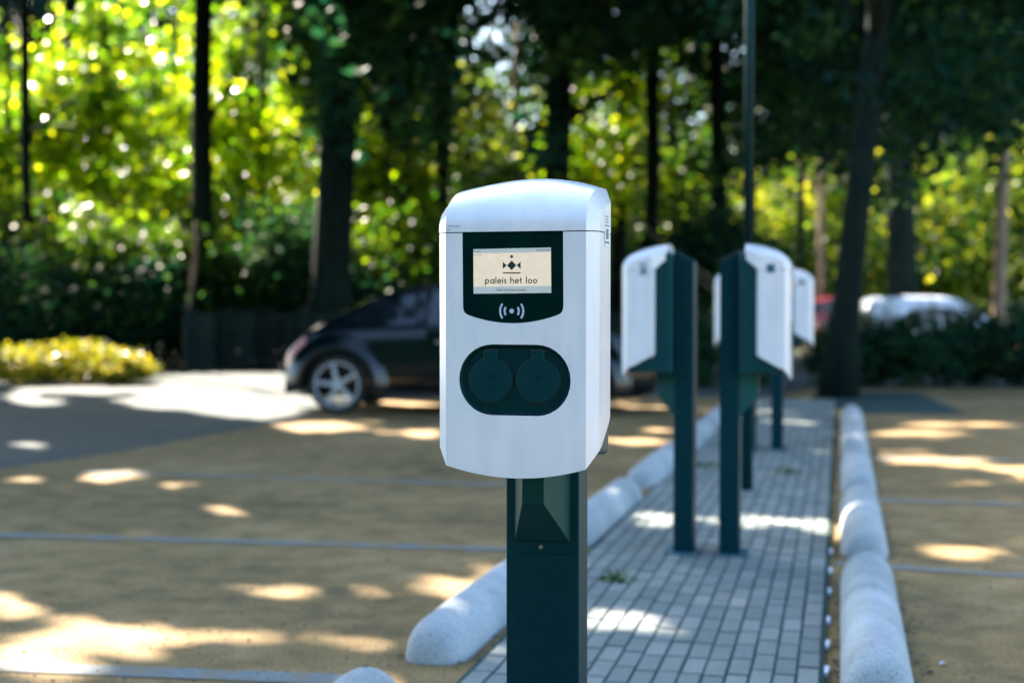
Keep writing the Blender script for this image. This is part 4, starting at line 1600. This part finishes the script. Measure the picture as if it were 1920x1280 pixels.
# unseen wood added behind the camera to darken reflections and ambient light
c_ = np.stack([rng.uniform(-30, 5, 5000), rng.uniform(-22, -12, 5000), rng.uniform(0, 14, 5000)], 1)
q = np.repeat(c_, 12, 0)
q = q + rng.normal(size=q.shape) * 0.6
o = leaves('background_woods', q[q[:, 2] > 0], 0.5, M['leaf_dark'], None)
tag(o, 'unseen dense wood added behind the camera to darken reflections in glass and paint', 'wood', kind='stuff')
# stems in the gaps, sunlight put into their pale bark colour
for px, D, r0, lb in ((965, 38.0, 0.11, 'slender warm brown sunlit stem above the lid of the charging station'), (1872, 31.0, 0.16, 'warm brown sunlit trunk near the right edge behind the planting'),
                      (1535, 44.0, 0.12, 'thin sunlit stem left of the leaning trunk'), (1345, 27.0, 0.06, 'thin pale stem between the nearer pair of charging stations')):
    x = (px - 960) / FPX * D
    hh = 9.0 if r0 > 0.07 else 2.0
    rt = empty('slim_tree', (x, D, 0), 0, lb, 'tree', 'slim sunlit stems')
    trunk(rt, (x, D, -0.1), (x + 0.1, D, hh), r0, r0 * 0.6, M['bark_sunlit'], 2, 0.06)

# dark overhanging crown upper right (belongs to a near tree at the right of the view)
crs = [((5.6, 17.5, 6.0), (3.0, 2.2, 2.4), 150), ((3.6, 18.6, 6.2), (1.7, 1.5, 1.7), 70), ((7.6, 19.5, 5.4), (2.2, 2.0, 2.3), 90), ((5.5, 20.5, 4.4), (1.6, 1.2, 1.0), 40)]
Ps, Sh = [], []
for c_, r_, n_ in crs:
    q, s = clumps(c_, r_, n_, 40, 0.26)
    Ps.append(q)
    Sh.append(s)
Q = np.concatenate(Ps)
s = np.concatenate(Sh)
ok = shadow_ok(Q)
rx_, ry_ = 8.9, 19.0
rt = empty('broad_tree', (rx_, ry_, 0), 0, 'big dark leafed tree whose crown hangs over the upper right of the view', 'tree')
trunk(rt, (rx_, ry_, -0.1), (rx_ - 0.6, ry_, 8.0), 0.30, 0.16, M['bark'], 5)
leaves('crown', Q[ok] - np.array([rx_, ry_, 0]), 0.16, M['leaf_dark'], rt, s[ok])

# yellow shrubs at left
gs = 'low yellow green shrubs beside the road'
for x, y, rx, h, lb in ((-7.2, 20.6, 0.75, 0.58, 'low sunlit yellow shrub cut by the left edge of the view'), (-6.35, 20.9, 0.75, 0.61, 'low sunlit yellow shrub, middle one of three beside the road'),
                        (-5.65, 20.7, 0.42, 0.45, 'smallest greener shrub at the right end of the yellow clump')):
    rt = empty('low_shrub', (x, y, 0), 0, lb, 'shrub', gs)
    q, s = clumps((0, 0, h * 0.45), (rx, 0.55, h * 0.45), 90, 34, 0.09)
    q = q[q[:, 2] > 0.02]
    leaves('leaves', q, 0.075, M['leaf_yellow'], rt)
    mb = MB()
    for _ in range(8):
        a = random.uniform(0, 6.28)
        mb.tube([(0, 0, 0), (rx * .3 * math.cos(a), .25 * math.sin(a), h * .4), (rx * .7 * math.cos(a), .45 * math.sin(a), h * .8)], [.012, .009, .004], 5)
    mb.obj('stem', M['bark'], rt)

# dark planting at right with pale seed heads
gp = 'dark planting along the far side of the car park'
pl = ['dark green plant mound just right of the leaning trunk', 'dark plant mound below the red car', 'dark plant mound below the left half of the white roofed car',
      'dark plant mound below the right half of the white roofed car', 'dark plant mound right of the white roofed car', 'dark plant mound below the warm brown trunk', 'dark plant mound at the right edge of the view',
      'dark plant mound behind the far charging station', 'dark plant mound left of the far charging station']
for i, x in enumerate((4.65, 5.15, 5.65, 6.15, 6.65, 7.15, 7.65, 3.35, 2.5)):
    y = 20.0 + 0.25 * math.sin(i * 2.1)
    rt = empty('planting_bush', (x, y, 0), 0, pl[i], 'shrub', gp)
    hk = 1.34 if i in (4, 5, 6) else 1.22
    q, s = clumps((0, 0, 0.42 * hk), (0.45, 0.5, 0.42 * hk), int(60 * hk), 34, 0.09)
    q = q[q[:, 2] > 0.02]
    leaves('leaves', q, 0.085, M['leaf_dark'], rt, flat=0.0)
    nb = 26
    b = np.stack([rng.uniform(-.35, .35, nb), rng.uniform(-.3, .3, nb), rng.uniform(0.9, 1.18, nb)], 1)
    b = np.repeat(b, 9, 0) + rng.normal(size=(nb * 9, 3)) * np.array([.012, .012, .05])
    leaves('seed_heads', b, 0.035, M['bloom'], rt)['kind'] = 'stuff'
    mb = MB()
    for j in range(nb):
        mb.tube([(b[j * 9, 0] * .5, b[j * 9, 1] * .5, 0), tuple(b[j * 9])], 0.004, 4)
    mb.obj('stem', M['bark'], rt)

# ------------------------------------------------------------------ small things on the ground
mb = MB()
for _ in range(2600):
    D_ = 4.2 + 7 * random.random() ** 1.8
    x = random.uniform(-0.38, 0.38) * D_
    q_ = x * TAN[0] + D_ * TAN[1]
    if -1.45 < q_ < 0.26:
        continue
    r_ = random.uniform(0.002, 0.0065) * random.choice([1, 1, 1, 1.6])
    a = random.uniform(0, 6.28)
    pts_ = [(x + r_ * math.cos(a + k * 2.09) * random.uniform(.7, 1.4), D_ + r_ * math.sin(a + k * 2.09), 0.001) for k in range(3)]
    mb.add(pts_ + [(x, D_, r_ * 0.9)], [(0, 1, 3), (1, 2, 3), (2, 0, 3)])
o = mb.obj('gravel', M['litter'])
tag(o, 'loose brown grit scattered over the ochre surface', 'grit', kind='stuff')
mb = MB()
for _ in range(420):
    side = random.random() < 0.6
    s_ = 3.8 + 8 * random.random() ** 1.6
    if side:
        x, y = isl(s_, random.choice([random.gauss(-0.01, 0.025), random.gauss(0.25, 0.03)]))
    else:
        x, y = isl(s_, random.choice([random.gauss(ul(s_) + 0.15, 0.02), random.gauss(ul(s_) - 0.15, 0.03)]))
    a = random.uniform(0, 6.28)
    l = random.uniform(0.006, 0.02)
    dx, dy = l * math.cos(a), l * math.sin(a)
    z = 0.008
    mb.add([(x - dx, y - dy, z), (x + dy * .5, y - dx * .5, z + .006), (x + dx, y + dy, z + .002), (x - dy * .5, y + dx * .5, z + .005)], [(0, 1, 2, 3)])
o = mb.obj('leaf_litter', M['twig'])
tag(o, 'dark bits of dry leaf lying along the kerb stones', 'litter', kind='stuff')
for i, (px, py, sx) in enumerate(((1318, 875, 0.09), (1478, 886, 0.05), (1156, 1088, 0.03))):
    g = ground(px, py, 0.024)
    rt = empty('weed', (g[0], g[1], 0.02), 0, ['largest green weed growing between the bricks right of the left paired post', 'small green weed on the paving behind the lamp post foot',
                                              'tiny weed in the brick joint beside the front charger post'][i], 'weed', 'weeds growing in the brick joints')
    q = rng.normal(size=(90, 3)) * np.array([sx, 0.035, 0.012]) + np.array([0, 0, 0.015])
    q[:, 2] = np.abs(q[:, 2])
    leaves('leaves', q, 0.022, M['leaf_mid'], rt)
for px, py, lb in ((1768, 1247, 'small pale scrap lying on the ochre surface right of the nearest kerb stone'), (652, 1250, None)):
    if lb:
        g = ground(px, py)
        v = [(-.015, -.006, 0.004), (.0, -.012, .012), (.016, .004, .005), (-.002, .012, .010)]
        o = obj('scrap', v, [(0, 1, 2, 3)], M['tab'], loc=(g[0], g[1], 0.002))
        tag(o, lb, 'scrap')
g = ground(1728, 1238)
mb = MB()
mb.tube([(-.03, -.02, .006), (-.01, 0, .02), (.015, .012, .018), (.03, 0.03, .006)], [.003, .006, .005, .002], 6)
o = mb.obj('dry_twig', M['litter'], loc=(g[0], g[1], 0))
tag(o, 'curled dry twig beside the near end of the right kerb stone', 'twig')
